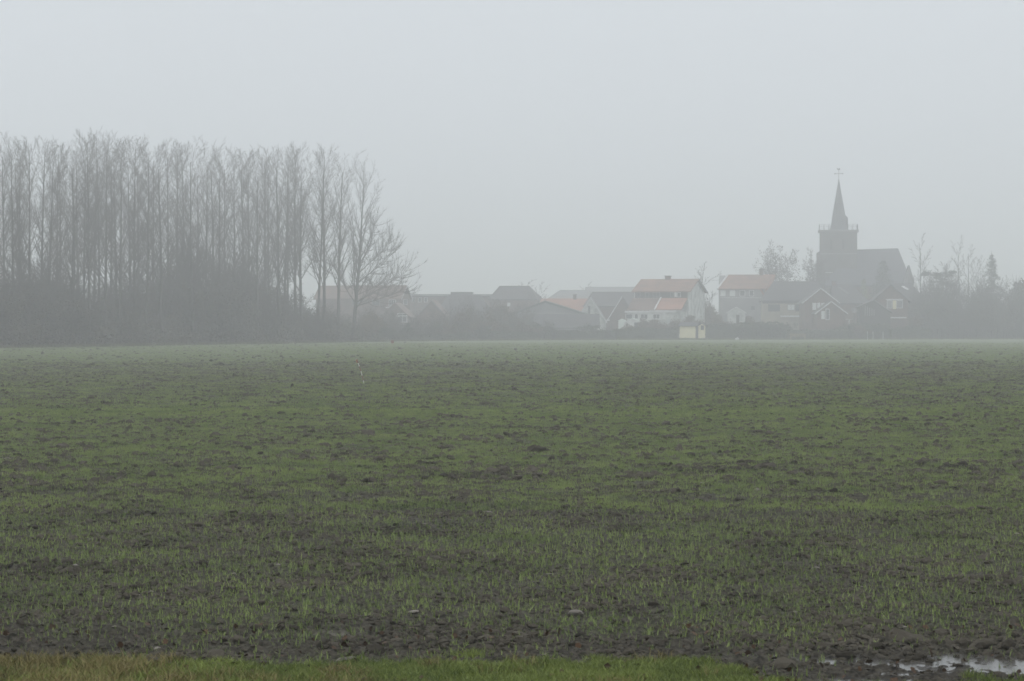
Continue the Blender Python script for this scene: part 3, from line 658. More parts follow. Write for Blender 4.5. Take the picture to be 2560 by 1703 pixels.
def strip(fr, face, a0, a1, py0, py1, root, mt, at=0.0, name='gutter', dp=.12):
    if face == 'f': c0, c1 = sorted((fr.u(a0, at), fr.u(a1, at))); z1, z0 = fr.z(py0, c0, at), fr.z(py1, c0, at); o = fr.p(c0, at, z0); d = fr.a; n_ = -fr.g
    else: c0, c1 = sorted((fr.v(a0, at), fr.v(a1, at))); z1, z0 = fr.z(py0, at, c0), fr.z(py1, at, c0); o = fr.p(at, c0, z0); d = fr.g; n_ = -fr.a
    mb = MB(); mb.box(o + n_ * .004, d * (c1 - c0), UP * (z1 - z0), n_ * dp); return mb.build(name, M[mt], root)
def chimney(fr, u, v, z0, z1, root, w_=.9, mt='brick', cap='darktile'):
    mb = MB(); mb.box(fr.p(u - w_ / 2, v - w_ / 2, z0), fr.a * w_, fr.g * w_, UP * (z1 - z0)); c = mb.build('chimney', M[mt], root)
    mb = MB(); mb.box(fr.p(u - w_ / 2 - .08, v - w_ / 2 - .08, z1), fr.a * (w_ + .16), fr.g * (w_ + .16), UP * .12); mb.build('cap', M[cap], c)
def bld(name, label, fr, cat='house'): return thing(name, label, cat, tuple(fr.o))

# A: brown roofed two storey house behind the poplars
fr = Frame(1000, 432, 20); t = bld('house', 'two storey house with brown tiled roof and white edged gable, half hidden by the poplars', fr)
W_ = 4.6 / math.sin(math.radians(20)) * .62; W_ = fr.v(1024); Lu = fr.u(790); z1 = fr.z(744); zr = fr.z(716, 0, W_ / 2)
W_ = min(W_, 8.5); fr2 = fr
walls(fr, Lu, W_, z1, t, M['brick'], zr); roof(fr, Lu, W_, z1, zr, t, M['browntile']); gable_barge(fr, Lu, W_, z1, zr, t, halves=(1, 1), th=.2)
window(fr, 'f', 972, 990, 749, 766, t, bars=2); strip(fr, 'f', 965, 992, 768, 770, t, 'white', name='balcony_rail'); window(fr, 's', 1008, 1018, 749, 762, t, at=0, bars=0)
window(fr, 'f', 930, 950, 750, 764, t, bars=1, frame='grey'); window(fr, 'f', 880, 900, 750, 764, t, bars=1, frame='grey')
# B: wide low gable house
fr = Frame(1128, 404, 4); t = bld('bungalow', 'low wide bungalow with faint pale bargeboards and a long white gutter beside the poplars', fr, 'bungalow')
Lu = fr.u(1030); z1 = fr.z(806); zr = fr.z(752); walls(fr, Lu, 8, z1, t, M['brick'], zr, 'g'); roof(fr, Lu, 8, z1, zr, t, M['browntile'], 'g'); gable_barge(fr, Lu, 8, z1, zr, t, 'g', mt=M['grey'], th=.18)
strip(fr, 'f', 1028, 1110, 808, 811, t, 'grey', name='gutter', at=-.5); window(fr, 'f', 1060, 1078, 815, 838, t, bars=1, frame='grey'); window(fr, 'f', 1090, 1104, 815, 838, t, frame='grey')
# B2: conservatory wing left of it
fr = Frame(1022, 398, 6); t = bld('garden_room', 'garden room with pale window frames and flat roof beside the low bungalow', fr, 'garden room')
Lu = fr.u(915); walls(fr, Lu, 4, fr.z(813), t, M['brick']); mb = MB(); mb.box(fr.p(-.3, -.3, fr.z(813)), fr.a * (Lu + .6), fr.g * 4.6, UP * .2); mb.build('roof', M['grey'], t)
window(fr, 'f', 996, 1020, 818, 842, t, bars=2); window(fr, 'f', 940, 965, 820, 842, t, bars=1, frame='grey')
fr = Frame(1020, 414, 6); t = bld('house', 'narrow gabled house with a white balcony window between bungalow and brown roof', fr)
Lu = fr.u(955); z1 = fr.z(790); zr = fr.z(760); walls(fr, Lu, 7, z1, t, M['brick'], zr, 'g'); roof(fr, Lu, 7, z1, zr, t, M['browntile'], 'g')
window(fr, 'f', 994, 1018, 783, 806, t, bars=1); strip(fr, 'f', 990, 1019, 789, 791, t, 'white', name='balcony_rail')
# C: long building behind with row of posts
fr = Frame(1228, 474, 3); t = bld('long_building', 'long dark building with flat ridge and a row of small windows behind the bungalow', fr, 'building')
Lu = fr.u(1022); z1 = fr.z(742); walls(fr, Lu, 10, z1, t, M['brick']); roof(fr, Lu, 10, z1, fr.z(737), t, M['darktile'], ov=.5)
for a in (1030, 1045, 1060): window(fr, 'f', a, a + 9, 744, 756, t, bars=0)
mb = MB(); mb.box(fr.p(fr.u(1178), 2, z1), fr.a * 3.9, fr.g * 4, UP * .9); mb.build('roof_box', M['darktile'], t)
# barn: big brownish roof in front of it
fr = Frame(1232, 420, 4); t = bld('barn', 'large barn with a broad dark brown roof reaching low behind the shrubs', fr, 'barn')
Lu = fr.u(1075); z1 = fr.z(800); walls(fr, Lu, 12, z1, t, M['brick']); roof(fr, Lu, 12, z1, fr.z(741, 0, 6), t, M['darktile'], hip=(2.5, 2.5))
# D hipped dark
fr = Frame(1338, 462, 8); t = bld('house', 'house with dark hipped roof standing highest behind the barn', fr)
Lu = fr.u(1226); z1 = fr.z(748); zr = fr.z(717, 0, 4.5); walls(fr, Lu, 9, z1, t, M['brick']); roof(fr, Lu, 9, z1, zr, t, M['darktile'], hip=(1.7, 1.0), ov=.4)
window(fr, 'f', 1268, 1276, 757, 766, t, bars=0, pane='blind')
# E far pale roofs
fr = Frame(1590, 590, 4); t = bld('long_barn', 'long far barn with pale grey sheet roof fading behind the red roofed house', fr, 'barn')
Lu = fr.u(1466); z1 = fr.z(738); walls(fr, Lu, 12, z1, t, M['grey']); roof(fr, Lu, 12, z1, fr.z(719, 0, 6), t, M['greytile'])
fr = Frame(1470, 560, 4); t = bld('long_barn', 'far barn with grey hipped roof behind the orange roof', fr, 'barn')
Lu = fr.u(1368); z1 = fr.z(750); walls(fr, Lu, 12, z1, t, M['grey']); roof(fr, Lu, 12, z1, fr.z(727, 0, 6), t, M['greytile'], hip=(0, 2.5))
# F orange roof
fr = Frame(1470, 452, 5); t = bld('house', 'house showing only its plain orange roof and small dark chimney', fr)
Lu = fr.u(1352); z1 = fr.z(792); zr = fr.z(749, 0, 4.5); walls(fr, Lu, 9, z1, t, M['brick']); roof(fr, Lu, 9, z1, zr, t, M['orangetile']); chimney(fr, fr.u(1437, 4.5), 4.5, zr - .4, fr.z(738, 0, 4.5), t, .55)
# G low wide house with dark green verge
fr = Frame(1478, 416, 6); t = bld('house', 'low house with wide shallow gable edged in dark green beside the white pointed gable', fr)
Lu = fr.u(1268); z1 = fr.z(793); zr = fr.z(757); walls(fr, Lu, 7, z1, t, M['grey'], zr, 'g', rp=.55); roof(fr, Lu, 7, z1, zr, t, M['green'], 'g', th=.3, rp=.55)
fr = Frame(1492, 404, 3); t = bld('garage', 'long low garage with dark roof and pale fascia in front of the shallow gable', fr, 'garage')
Lu = fr.u(1310); z1 = fr.z(818); walls(fr, Lu, 6, z1, t, M['grey']); roof(fr, Lu, 6, z1, fr.z(788, 0, 3), t, M['darktile'])
strip(fr, 'f', 1362, 1480, 817, 820, t, 'grey', at=-.36, name='fascia')
for a in (1375, 1400, 1430): window(fr, 'f', a, a + 16, 823, 838, t, frame='grey', bars=0, pane='darkwood', name='door')
# H twin steep white gables
fr = Frame(1513, 430, 3); t = bld('house', 'white house with steep pointed gable and arched dark window', fr)
Lu = fr.u(1441); z1 = fr.z(800); zr = fr.z(745); walls(fr, Lu, 9, z1, t, M['stained'], zr, 'g'); roof(fr, Lu, 9, z1, zr, t, M['darktile'], 'g', ov=.3); gable_barge(fr, Lu, 9, z1, zr, t, 'g', th=.3, ov=.3)
window(fr, 'f', 1470, 1476, 765, 790, t, bars=0, frame='grey')
mb = MB(); cx_, cz = fr.u(1490), fr.z(795); mb.prism([fr.p(cx_ + .6 * math.cos(q * math.pi / 6), 0, cz + .75 * math.sin(q * math.pi / 6)) for q in range(7)], fr.g * -.06); mb.build('arched_window', M['glass'], t)
fr = Frame(1592, 432, 3); t = bld('house', 'dark house with one white gable edge, joined to the pointed white house', fr)
Lu = fr.u(1519); z1 = fr.z(800); zr = fr.z(742); walls(fr, Lu, 9, z1, t, M['brick'], zr, 'g'); roof(fr, Lu, 9, z1, zr, t, M['darktile'], 'g', ov=.3); gable_barge(fr, Lu, 9, z1, zr, t, 'g', th=.3, ov=.3, halves=(0, 1))
strip(fr, 'f', 1503, 1524, 799, 802, t, 'white', at=-.5, name='gutter')
fr = Frame(1585, 448, 3); t = bld('house', 'house with long dark roof ridge behind the twin pointed gables', fr)
Lu = fr.u(1462); z1 = fr.z(765); zr = fr.z(732, 0, 4.5); walls(fr, Lu, 9, z1, t, M['brick']); roof(fr, Lu, 9, z1, zr, t, M['darktile'], hip=(0, 1.2))
# I red roofed house
fr = Frame(1721, 412, 17); t = bld('house', 'two storey house with faded red roof, orange lean-to roof and stained white gable', fr)
W_ = fr.v(1762); Lu = fr.u(1586); z1 = fr.z(729); zr = fr.z(700, 0, W_ / 2)
walls(fr, Lu, W_, z1, t, M['stained'], zr); roof(fr, Lu, W_, z1, zr, t, M['redtile'], ov=.4); gable_barge(fr, Lu, W_, z1, zr, t, mt=M['darkwood'], halves=(0, 1), th=.3)
strip(fr, 'f', 1588, 1719, 729.5, 745, t, 'darkwood', name='cladding', dp=.05)
for a, b_, pn in ((1592, 1601, 'glass'), (1613, 1623, 'glass'), (1632, 1650, 'glass'), (1676, 1684, 'glass'), (1686, 1692, 'blind'), (1693, 1702, 'glass')):
    window(fr, 'f', a, b_, 731, 743, t, pane=pn, at=-.05, bars=1 if b_ - a > 12 else 0, fw=.07, frame='grey' if pn == 'glass' and a != 1693 else 'white')
strip(fr, 'f', 1583, 1650, 745, 746.6, t, 'white', name='sill', dp=.15)
chimney(fr, fr.u(1670, W_ / 2), W_ / 2, zr - .5, fr.z(691, 0, W_ / 2), t, .8)
for nm, a, b_, mt, zt, zb, ly in (('lean_to_roof', 1650, 1583, 'browntile', 746.8, 778, -4.2), ('lean_to_roof', 1719, 1652, 'orangetile', 746.8, 775.5, -4.2)):
    ua, ub = fr.u(a), fr.u(b_); va = ly
    la, lb_ = fr.u(a - 25 + 1, va), fr.u(b_ - 25 + 1, va)
    z0_ = fr.z(zt, (ua + ub) / 2, 0); z_ = fr.z(zb, (la + lb_) / 2, va)
    l_ = slope(fr, (ua, ub, va), z_, (ua, ub, -.02), z0_, t, M[mt], name=nm)
ua = fr.u(1651); mb = MB(); A = fr.p(ua, -4.25, fr.z(776, ua, -4.2) + .1); B = fr.p(ua, -.03, fr.z(746, ua, 0) + .1); mb.prism([A, B, B + UP * .14, A + UP * .14], fr.a * -.2); mb.build('roof_verge', M['white'], t)
u0_, u1_ = fr.u(1719), fr.u(1583); zl = fr.z(779, u1_, -3.9)
walls(fr, u1_ - u0_, 3.85, zl, t, M['stained'], off=(u0_, -3.9), name='lean_to_wall')
strip(fr, 'f', 1562, 1622, 777, 782, t, 'white', at=-4.1, name='fascia', dp=.1); strip(fr, 'f', 1623, 1690, 776, 781, t, 'white', at=-4.1, name='fascia', dp=.1)
window(fr, 'f', 1564, 1582, 785, 798, t, at=-3.9, bars=0); window(fr, 'f', 1586, 1596, 785, 798, t, at=-3.9, bars=0); window(fr, 'f', 1601, 1620, 785, 798, t, at=-3.9, bars=1); window(fr, 'f', 1632, 1650, 785, 798, t, at=-3.9, bars=1)
# J white summer house
fr = Frame(1603, 400, 6); t = bld('summer_house', 'white summer house with arched front and dark double doors', fr, 'summer house')
Lu = fr.u(1560); z1 = fr.z(806); walls(fr, Lu, 3, z1, t, M['white'], fr.z(797), 'g'); roof(fr, Lu, 3, z1, fr.z(797), t, M['tarp'], 'g', ov=.15, th=.08)
window(fr, 'f', 1563, 1572, 807, 822, t, name='door', bars=0, pane='glass'); window(fr, 'f', 1584, 1597, 805, 822, t, name='door', bars=0, pane='glass')
fr = Frame(1562, 402, 6); t = bld('greenhouse', 'pale low greenhouse joined to the white summer house', fr, 'greenhouse')
Lu = fr.u(1546); walls(fr, Lu, 2.6, fr.z(802), t, M['tarp'], fr.z(798), 'g', name='glazing'); roof(fr, Lu, 2.6, fr.z(802), fr.z(798), t, M['tarp'], 'g', ov=.08, th=.05)
# K cream shed
fr = Frame(1739, 391, 18); t = bld('garden_shed', 'cream boarded garden shed with a dark open gap at the edge of the field', fr, 'shed')
Lu = fr.u(1699); Wv = fr.v(1763); z1 = fr.z(815); zr = fr.z(807); fu = Lu
walls(fr, Lu, 3.2, z1, t, M['cream'], name='wall'); strip(fr, 'f', 1739, 1745.5, 816, 847.8, t, 'darkwood', name='doorway', dp=.02)
fs = Frame(1763, 391.4, 5); walls(fs, fs.u(1745.8), 3.0, fs.z(815), t, M['cream'], fs.z(809.5), 'g', name='wall')
window(fs, 'f', 1752, 1760, 814, 825, t, bars=0, frame='darkwood')
roof(fr, Lu, 3.2, z1, zr, t, M['darktile'], 'a', ov=.25, th=.08); roof(fs, fs.u(1745.8), 3.0, fs.z(815), fs.z(809.5), t, M['darktile'], 'g', ov=.2, th=.07, name='porch_roof')
# L red roofed house 2
fr = Frame(1912, 442, 3); t = bld('house', 'tall red roofed house with white blinds and an aerial on its chimney', fr)
Lu = fr.u(1800); W_ = 8.5; z1 = fr.z(723); zr = fr.z(689, 0, 4.2)
walls(fr, Lu, W_, z1, t, M['grey'], zr); 
mb = MB(); th_ = UP * .16
e0 = fr.z(724, 0, -.35); pA = fr.p(-.3, -.35, e0); pB = fr.p(Lu + .3, -.35, e0); rl = fr.u(1822, 4.2); rr_ = fr.u(1930, 4.2); pC = fr.p(rl, 4.2, zr); pD = fr.p(rr_, 4.2, zr)
mb.prism([pA, pB, pC, pD], th_); mb.prism([fr.p(-.3, W_ + .3, z1), fr.p(Lu + .3, W_ + .3, z1), pC, pD], th_); mb.prism([pB, fr.p(Lu + .3, W_ + .3, z1), pC], th_); mb.build('roof', M['redtile'], t)
mb = MB(); mb.prism([fr.p(-.3, -.35, e0 - 2.0), fr.p(.9, -.40, e0), fr.p(rr_ + 1.9, 4.1, zr), fr.p(rr_ - .6, 4.1, zr)], th_); mb.build('side_roof', M['orangetile'], t)
mb = MB(); mb.prism([pB + fr.a * .05, pC + fr.a * .05, pC + fr.a * .3, pB + fr.a * .3], UP * .2); mb.build('roof_verge', M['white'], t)
for a, b_, pn in ((1801, 1814, 'blind'), (1824, 1838, 'blind'), (1849, 1863, 'glass'), (1873, 1885, 'glass')): window(fr, 'f', a, b_, 726, 741, t, pane=pn, bars=0)
window(fr, 'f', 1876, 1888, 764, 776, t, bars=0, frame='grey'); strip(fr, 'f', 1800, 1905, 744, 745, t, 'white', name='ledge', dp=.05)
chimney(fr, fr.u(1903, 4.2), 4.2, zr - .4, fr.z(674, 0, 4.2), t, .6)
mb = MB(); c_ = fr.p(fr.u(1903, 4.2), 4.2, fr.z(674, 0, 4.2)); mb.tube(c_, c_ + UP * .5, .03); mb.tube(c_ + UP * .3 + Vector((-1.4, 0, 0)), c_ + UP * .3 + Vector((.2, 0, 0)), .03)
for q in range(5): mb.tube(c_ + UP * .3 + Vector((-1.3 + q * .3, -.4, 0)), c_ + UP * .3 + Vector((-1.3 + q * .3, .4, 0)), .02)
mb.build('aerial', M['metal'], t)
# M little white gable
fr = Frame(1863, 400, 4); t = bld('garden_house', 'small white gabled garden house with dark doorway in front of the red roofed house', fr, 'garden house')
Lu = fr.u(1819); z1 = fr.z(782); zr = fr.z(769); walls(fr, Lu, 3.5, z1, t, M['stained'], zr, 'g'); roof(fr, Lu, 3.5, z1, zr, t, M['white'], 'g', ov=.2, th=.12)
window(fr, 'f', 1839, 1850, 786, 812, t, name='door', pane='darkwood', frame='stained', bars=0)
# N long dark roofed house
fr = Frame(2006, 428, 4); t = bld('house', 'long house with dark roof, beige wall and white flower trough below its windows', fr)
Lu = fr.u(1906); z1 = fr.z(751); zr = fr.z(706, 0, 5); walls(fr, Lu + 0, 10, z1, t, M['beige']); roof(fr, Lu, 10, z1, zr, t, M['darktile'], off=(-2.4, 0), hip=(0, 0)) if 0 else roof(fr, Lu + 2.6, 10, z1, zr, t, M['darktile'], off=(-2.6, 0), hip=(0, 2.0))
strip(fr, 'f', 1906, 2006, 752, 759, t, 'darkwood', name='soffit', dp=.08)
window(fr, 'f', 1920, 1950, 761, 779, t, bars=1, frame='darkwood'); window(fr, 'f', 1968, 1987, 761, 776, t, bars=1, pane='blind', frame='grey'); window(fr, 'f', 1988, 1999, 761, 779, t, bars=0, frame='darkwood')
strip(fr, 'f', 1951, 2015, 789, 793, t, 'white', at=-.4, name='flower_trough', dp=.3)
# O brick gable with second gable in front
fr = Frame(2094, 416, 2); t = bld('house', 'dark brick house with two white edged gables, the smaller in front of the larger', fr)
Lu = fr.u(2010); z1 = fr.z(755); zr = fr.z(722); walls(fr, Lu, 10, z1, t, M['brick'], zr, 'g'); roof(fr, Lu, 10, z1, zr, t, M['darktile'], 'g'); gable_barge(fr, Lu, 10, z1, zr, t, 'g', th=.2)
for a, b_ in ((2031, 2041), (2043, 2051), (2053, 2063)): window(fr, 'f', a, b_, 757, 775, t, pane='blind', bars=0)
f2 = Frame(2114, 409, 2); L2 = f2.u(2042); z2 = f2.z(782); zr2 = f2.z(755)
walls(f2, L2, 6.5, z2, t, M['brick'], zr2, 'g', name='annex_wall'); roof(f2, L2, 6.5, z2, zr2, t, M['darktile'], 'g', name='annex_roof'); gable_barge(f2, L2, 6.5, z2, zr2, t, 'g', th=.2)
window(f2, 'f', 2053, 2062, 778, 798, t, bars=0, pane='blind'); window(f2, 'f', 2064, 2074, 772, 800, t, bars=0, frame='white', pane='glass')
t2 = thing('satellite_dish', 'pale round satellite dish on a post beside the dark brick gables', 'satellite dish', tuple(pt(2136, 845, 404)))
mb = MB(); c_ = pt(2136, 776, 404); N_ = 20; rim = [c_ + Vector((.5 * math.cos(q * 6.283 / N_), -.12, .42 * math.sin(q * 6.283 / N_))) for q in range(N_)]
for q in range(N_): mb.face([c_ + Vector((0, .1, 0)), rim[q], rim[(q + 1) % N_]]); mb.face([c_ + Vector((0, .14, 0)), rim[(q + 1) % N_] + Vector((0, .03, 0)), rim[q] + Vector((0, .03, 0))])
mb.build('dish', M['grey'], t2); mb = MB(); mb.tube(c_ + Vector((0, .15, -.1)), Vector((c_.x, c_.y + .15, -.1)), .05); mb.build('post', M['metal'], t2)
# P dark roof house behind
fr = Frame(2172, 436, 3); t = bld('house', 'dark roofed house with a long pale skylight strip beside the double gables', fr)
Lu = fr.u(2082); z1 = fr.z(758); zr = fr.z(713, 0, 5); walls(fr, Lu, 10, z1, t, M['brick']); roof(fr, Lu, 10, z1, zr, t, M['darktile'], hip=(2.4, .2))
def on_slope(fr, L_, z1, zr, half, px, py, dz=.2):
    best = None
    for k in range(200):
        v = half * k / 199; u = fr.u(px, v); z = z1 + (zr - z1) * v / half + dz; e = abs(zz(py, fr.p(u, v, 0).y) - z)
        if best is None or e < best[0]: best = (e, fr.p(u, v, z))
    return best[1]
a = on_slope(fr, Lu, z1, zr, 5, 2093, 719); b = on_slope(fr, Lu, z1, zr, 5, 2117, 736); mb = MB(); mb.prism([a, b, b + fr.a * -.6, a + fr.a * -.6], UP * .08); mb.build('skylight', M['greytile'], t)
chimney(fr, fr.u(2085, 5), 5, zr - .3, fr.z(704, 0, 5), t, .7)
# Q right house
fr = Frame(2270, 414, 4); t = bld('house', 'dark house with white lintel window, cream centre panel and bright skylight near the bare orchard', fr)
Lu = fr.u(2184); z1 = fr.z(752); zr = fr.z(714); walls(fr, Lu, 9, z1, t, M['brick'], zr, 'g'); roof(fr, Lu, 9, z1, zr, t, M['darktile'], 'g', ov=.4)
strip(fr, 'f', 2215, 2257, 747.5, 750.5, t, 'white', name='lintel', dp=.2)
window(fr, 'f', 2217, 2231, 751, 771, t, bars=0, pane='grey'); window(fr, 'f', 2241, 2257, 751, 771, t, bars=0, pane='grey'); strip(fr, 'f', 2232, 2240.5, 751.2, 773, t, 'cream', name='panel', dp=.05)
strip(fr, 'f', 2222, 2266, 792.5, 796, t, 'white', at=-.6, name='gutter', dp=.15)
a = fr.p(fr.u(2274, 2), 2, 0); 
ff = Frame(2312, 432, 2); L3 = ff.u(2225); walls(ff, L3, 8, ff.z(752), t, M['brick'], name='rear_wall'); roof(ff, L3, 8, ff.z(752), ff.z(711, 0, 4), t, M['darktile'], hip=(1.8, 1.2), name='rear_roof')
a = on_slope(ff, L3, ff.z(752), ff.z(711, 0, 4), 4, 2260, 717, .25); b = on_slope(ff, L3, ff.z(752), ff.z(711, 0, 4), 4, 2273, 725, .25); mb = MB(); mb.prism([a, b, b + ff.a * .45 - UP * 0, a + ff.a * .45], UP * .1); mb.build('skylight', M['white'], t)
# Q2 slatted shed with slanting roof
fr = Frame(2226, 408, 2); t = bld('shed', 'dark lean-to shed with upright pale slats and white sloping roof edge', fr, 'shed')
Lu = fr.u(2150); ua, ub = fr.u(2226), fr.u(2186); mb = MB()
zA, zB, zC = fr.z(782), fr.z(752), fr.z(768)
mb.prism([fr.p(0, 0, -.3), fr.p(0, 0, zA), fr.p(ub, 0, zB), fr.p(Lu, 0, zC), fr.p(Lu, 0, -.3)], fr.g * 5); mb.build('wall', M['darkwood'], t)
mb = MB(); mb.prism([fr.p(-.3, -.3, zA - .05), fr.p(ub, -.3, zB), fr.p(ub, -.3, zB + .14), fr.p(-.3, -.3, zA + .1)], fr.g * 5.6); mb.prism([fr.p(ub + .002, -.3, zB), fr.p(Lu + .3, -.3, zC - .1), fr.p(Lu + .3, -.3, zC + .05), fr.p(ub + .002, -.3, zB + .14)], fr.g * 5.6); mb.build('roof', M['darktile'], t)
mb = MB(); A = fr.p(-.3, -.34, zA + .1); B = fr.p(ub, -.34, zB + .14); mb.prism([A, B, B - UP * .18, A - UP * .18], fr.g * -.06); mb.build('bargeboard', M['grey'], t)
mb = MB()
for q in range(5): c0 = fr.u(2164 + q * 5.6); mb.box(fr.p(c0, 0, fr.z(790)), fr.a * .13, UP * (fr.z(764 + q * 2.5) - fr.z(790)), fr.g * -.05)
mb.build('slats', M['grey'], t)

# ------------------------------------------------------------------ church
Yc = 480.0; fr = Frame(2143, Yc, 6); sc_ = F / Yc
t = thing('church', 'brick village church with square tower, slender slate spire and weathercock', 'church', tuple(fr.o))
Lt = fr.u(2050); zt = fr.z(579); Wt = Lt
walls(fr, Lt, Wt, zt, t, M['towerbrick'], name='tower')
mb = MB(); o_ = .28; mb.prism([fr.p(-o_, -o_, zt), fr.p(Lt + o_, -o_, zt), fr.p(Lt + o_, Wt + o_, zt), fr.p(-o_, Wt + o_, zt)], UP * .35); mb.build('cornice', M['grey'], t)
mb = MB(); mb.prism([fr.p(-.05, -.05, zt - 4.2), fr.p(Lt + .05, -.05, zt - 4.2), fr.p(Lt + .05, Wt + .05, zt - 4.2), fr.p(-.05, Wt + .05, zt - 4.2)], UP * .25); mb.build('string_course', M['grey'], t)
def balus():
    posts = MB(); rails = MB(); zb = zt + .35; k = 8
    for (p, q) in (((-.1, -.1), (Lt + .1, -.1)), ((-.1, Wt + .1), (Lt + .1, Wt + .1)), ((-.1, -.1), (-.1, Wt + .1)), ((Lt + .1, -.1), (Lt + .1, Wt + .1))):
        for i in range(k + 1):
            f = i / k; c = fr.p(p[0] + (q[0] - p[0]) * f, p[1] + (q[1] - p[1]) * f, zb); hgt = 1.05
            posts.tube(c, c + UP * hgt, .035, .03, 5)
        for hz in (1.0, .55): rails.tube(fr.p(p[0], p[1], zb + hz), fr.p(q[0], q[1], zb + hz), .02, .02, 5)
    b_ = posts.build('balustrade', M['metal'], t); rails.build('rail', M['metal'], b_)
balus()
cx_, cv = fr.u(2097, Wt / 2), Wt / 2; zb = zt + .35; ztip = fr.z(447, 0, cv)
def spire():
    mb = MB(); ctr = lambda z: fr.p(cx_, cv, z); lev = [(zb, 1.85), (zb + 1.0, 1.5), (zb + 2.6, 1.28), (zb + (ztip - zb) * .88, .24), (ztip, .05)]
    rings = [[ctr(z) + Vector((r_ * math.cos((q + .5) * math.pi / 4), r_ * math.sin((q + .5) * math.pi / 4), 0)) for q in range(8)] for z, r_ in lev]
    for a, b_ in zip(rings[:-1], rings[1:]):
        for q in range(8): mb.face([a[q], a[(q + 1) % 8], b_[(q + 1) % 8], b_[q]])
    mb.face(list(reversed(rings[0]))); mb.face(rings[-1]); s = mb.build('spire', M['slate'], t)
    d = MB(); o = fr.p(cx_, cv, zb + .4) + Vector((1.0, -.45, 0)); d.prism([o, o + Vector((.65, 0, 0)), o + Vector((.65, 0, 1.9)), o + Vector((.1, 0, 2.5)), o + Vector((-.2, 0, 2.3))], (0, .9, 0)); d.build('dormer', M['slate'], s)
    c = MB(); p0 = ctr(ztip - .2); zk = fr.z(417, 0, cv); c.tube(p0, ctr(zk - .6), .06, .035, 6)
    zc = fr.z(434, 0, cv); c.tube(ctr(zc) + Vector((-.75, 0, 0)), ctr(zc) + Vector((.75, 0, 0)), .05)
    for sx in (-.75, .75): c.tube(ctr(zc) + Vector((sx, 0, -.12)), ctr(zc) + Vector((sx, 0, .12)), .08)
    c.build('cross', M['metal'], s)
    k = MB(); o = ctr(zk - .7); out_ = [(-.26, .2), (-.14, .08), (0, 0), (.15, .1), (.25, .22), (.21, .46), (.11, .54), (.07, .4), (-.07, .3), (-.2, .48), (-.35, .44)]
    k.prism([o + Vector((x_, -.03, z_)) for x_, z_ in out_], (0, .06, 0)); k.build('weathercock', M['metal'], s)
spire()
# stair turret / buttress left of the tower
mb = MB(); zb2 = fr.z(632); w2 = fr.u(2042); mb.prism([fr.p(Lt + .002, .6, -.3), fr.p(Lt + .002, .6, zb2 + .35), fr.p(w2, .6, zb2), fr.p(w2, .6, -.3)], fr.g * (Wt - 1.2)); mb.build('buttress', M['towerbrick'], t)
for a, z_ in ((2078, 1), (2108, 1)):
    window(fr, 'f', a - 4, a + 4, 598, 625, t, pane='darkwood', frame='towerbrick', bars=0, name='belfry_opening')
mb = MB(); strip(fr, 'f', 2062, 2096, 681, 682.5, t, 'white', name='stone_band', dp=.1)
# nave
fn = Frame(2270, Yc - 4, 6); zr = fn.z(624, 8, 7); ze = fn.z(712); uA = fn.u(2245, 7); uB = fn.u(2143, 7)
nv = thing('church_nave', 'x', 'x', (0, 0, 0)) if 0 else t
walls(fn, fn.u(2120), 14, ze, t, M['brick'], name='nave_wall')
mb = MB(); Th = UP * .2; e = -.4
rA, rB = fn.p(uA, 7, zr), fn.p(uB + .3, 7, zr - .2)
mb.prism([fn.p(-.9, e, ze - .3), fn.p(fn.u(2050, e), e, ze - .3), rB, rA], Th); mb.prism([fn.p(-.9, 14.4, ze - .3), fn.p(fn.u(2143), 14.4, ze - .3), rB, rA], Th); mb.prism([fn.p(-.9, e, ze - .3), fn.p(-.9, 14.4, ze - .3), rA], Th)
mb.build('nave_roof', M['slate'], t)
fa = Frame(2284, Yc - 9, 6); mb = MB()
walls(fa, fa.u(2262), 6, fa.z(700), t, M['grey'], fa.z(664), 'g', name='chapel_wall', rp=.5); roof(fa, fa.u(2262), 6, fa.z(700), fa.z(664), t, M['slate'], 'g', ov=.2, name='chapel_roof', th=.1); gable_barge(fa, fa.u(2262), 6, fa.z(700), fa.z(664), t, 'g', ov=.2, th=.12, halves=(0, 1))

# rough grass where the field meets plantation, hedges and gardens
MR = leafmat('margin_grass', (0.05, 0.065, 0.03), (0.15, 0.15, 0.075), 0.8)
gm = [src('margin_shape', tuft_mesh(80 + k, 40, 0.32, 0.02, 0.16, 0.7, MR)) for k in range(3)]
n = 9000; pxs = RNG.uniform(-300, 2800, n); y = np.interp(pxs, [-400, 0, 700, 1000, 1300, 1700, 2560, 3000], [195, 217, 283, 335, 362, 386, 402, 412]) + RNG.normal(-.4, 1.0, n); x = (pxs - 1280) / F * y
keep = RNG.random(n) < np.clip((fbm(x / 4, y / 4, 300, 3) - .3) * 4, .1, 1); x, y = x[keep], y[keep]; s_ = RNG.uniform(.4, 1.3, len(x)); z0 = np.zeros(len(x))
scatter('margin_grass', np.stack([x, y, z0 - .02], -1), np.stack([z0, z0, RNG.uniform(0, 6.28, len(x))], -1), np.stack([s_, s_, s_], -1), RNG.integers(0, 3, len(x)), gm, 'rough uneven grass margin where the field meets hedges and trees', 'grass')

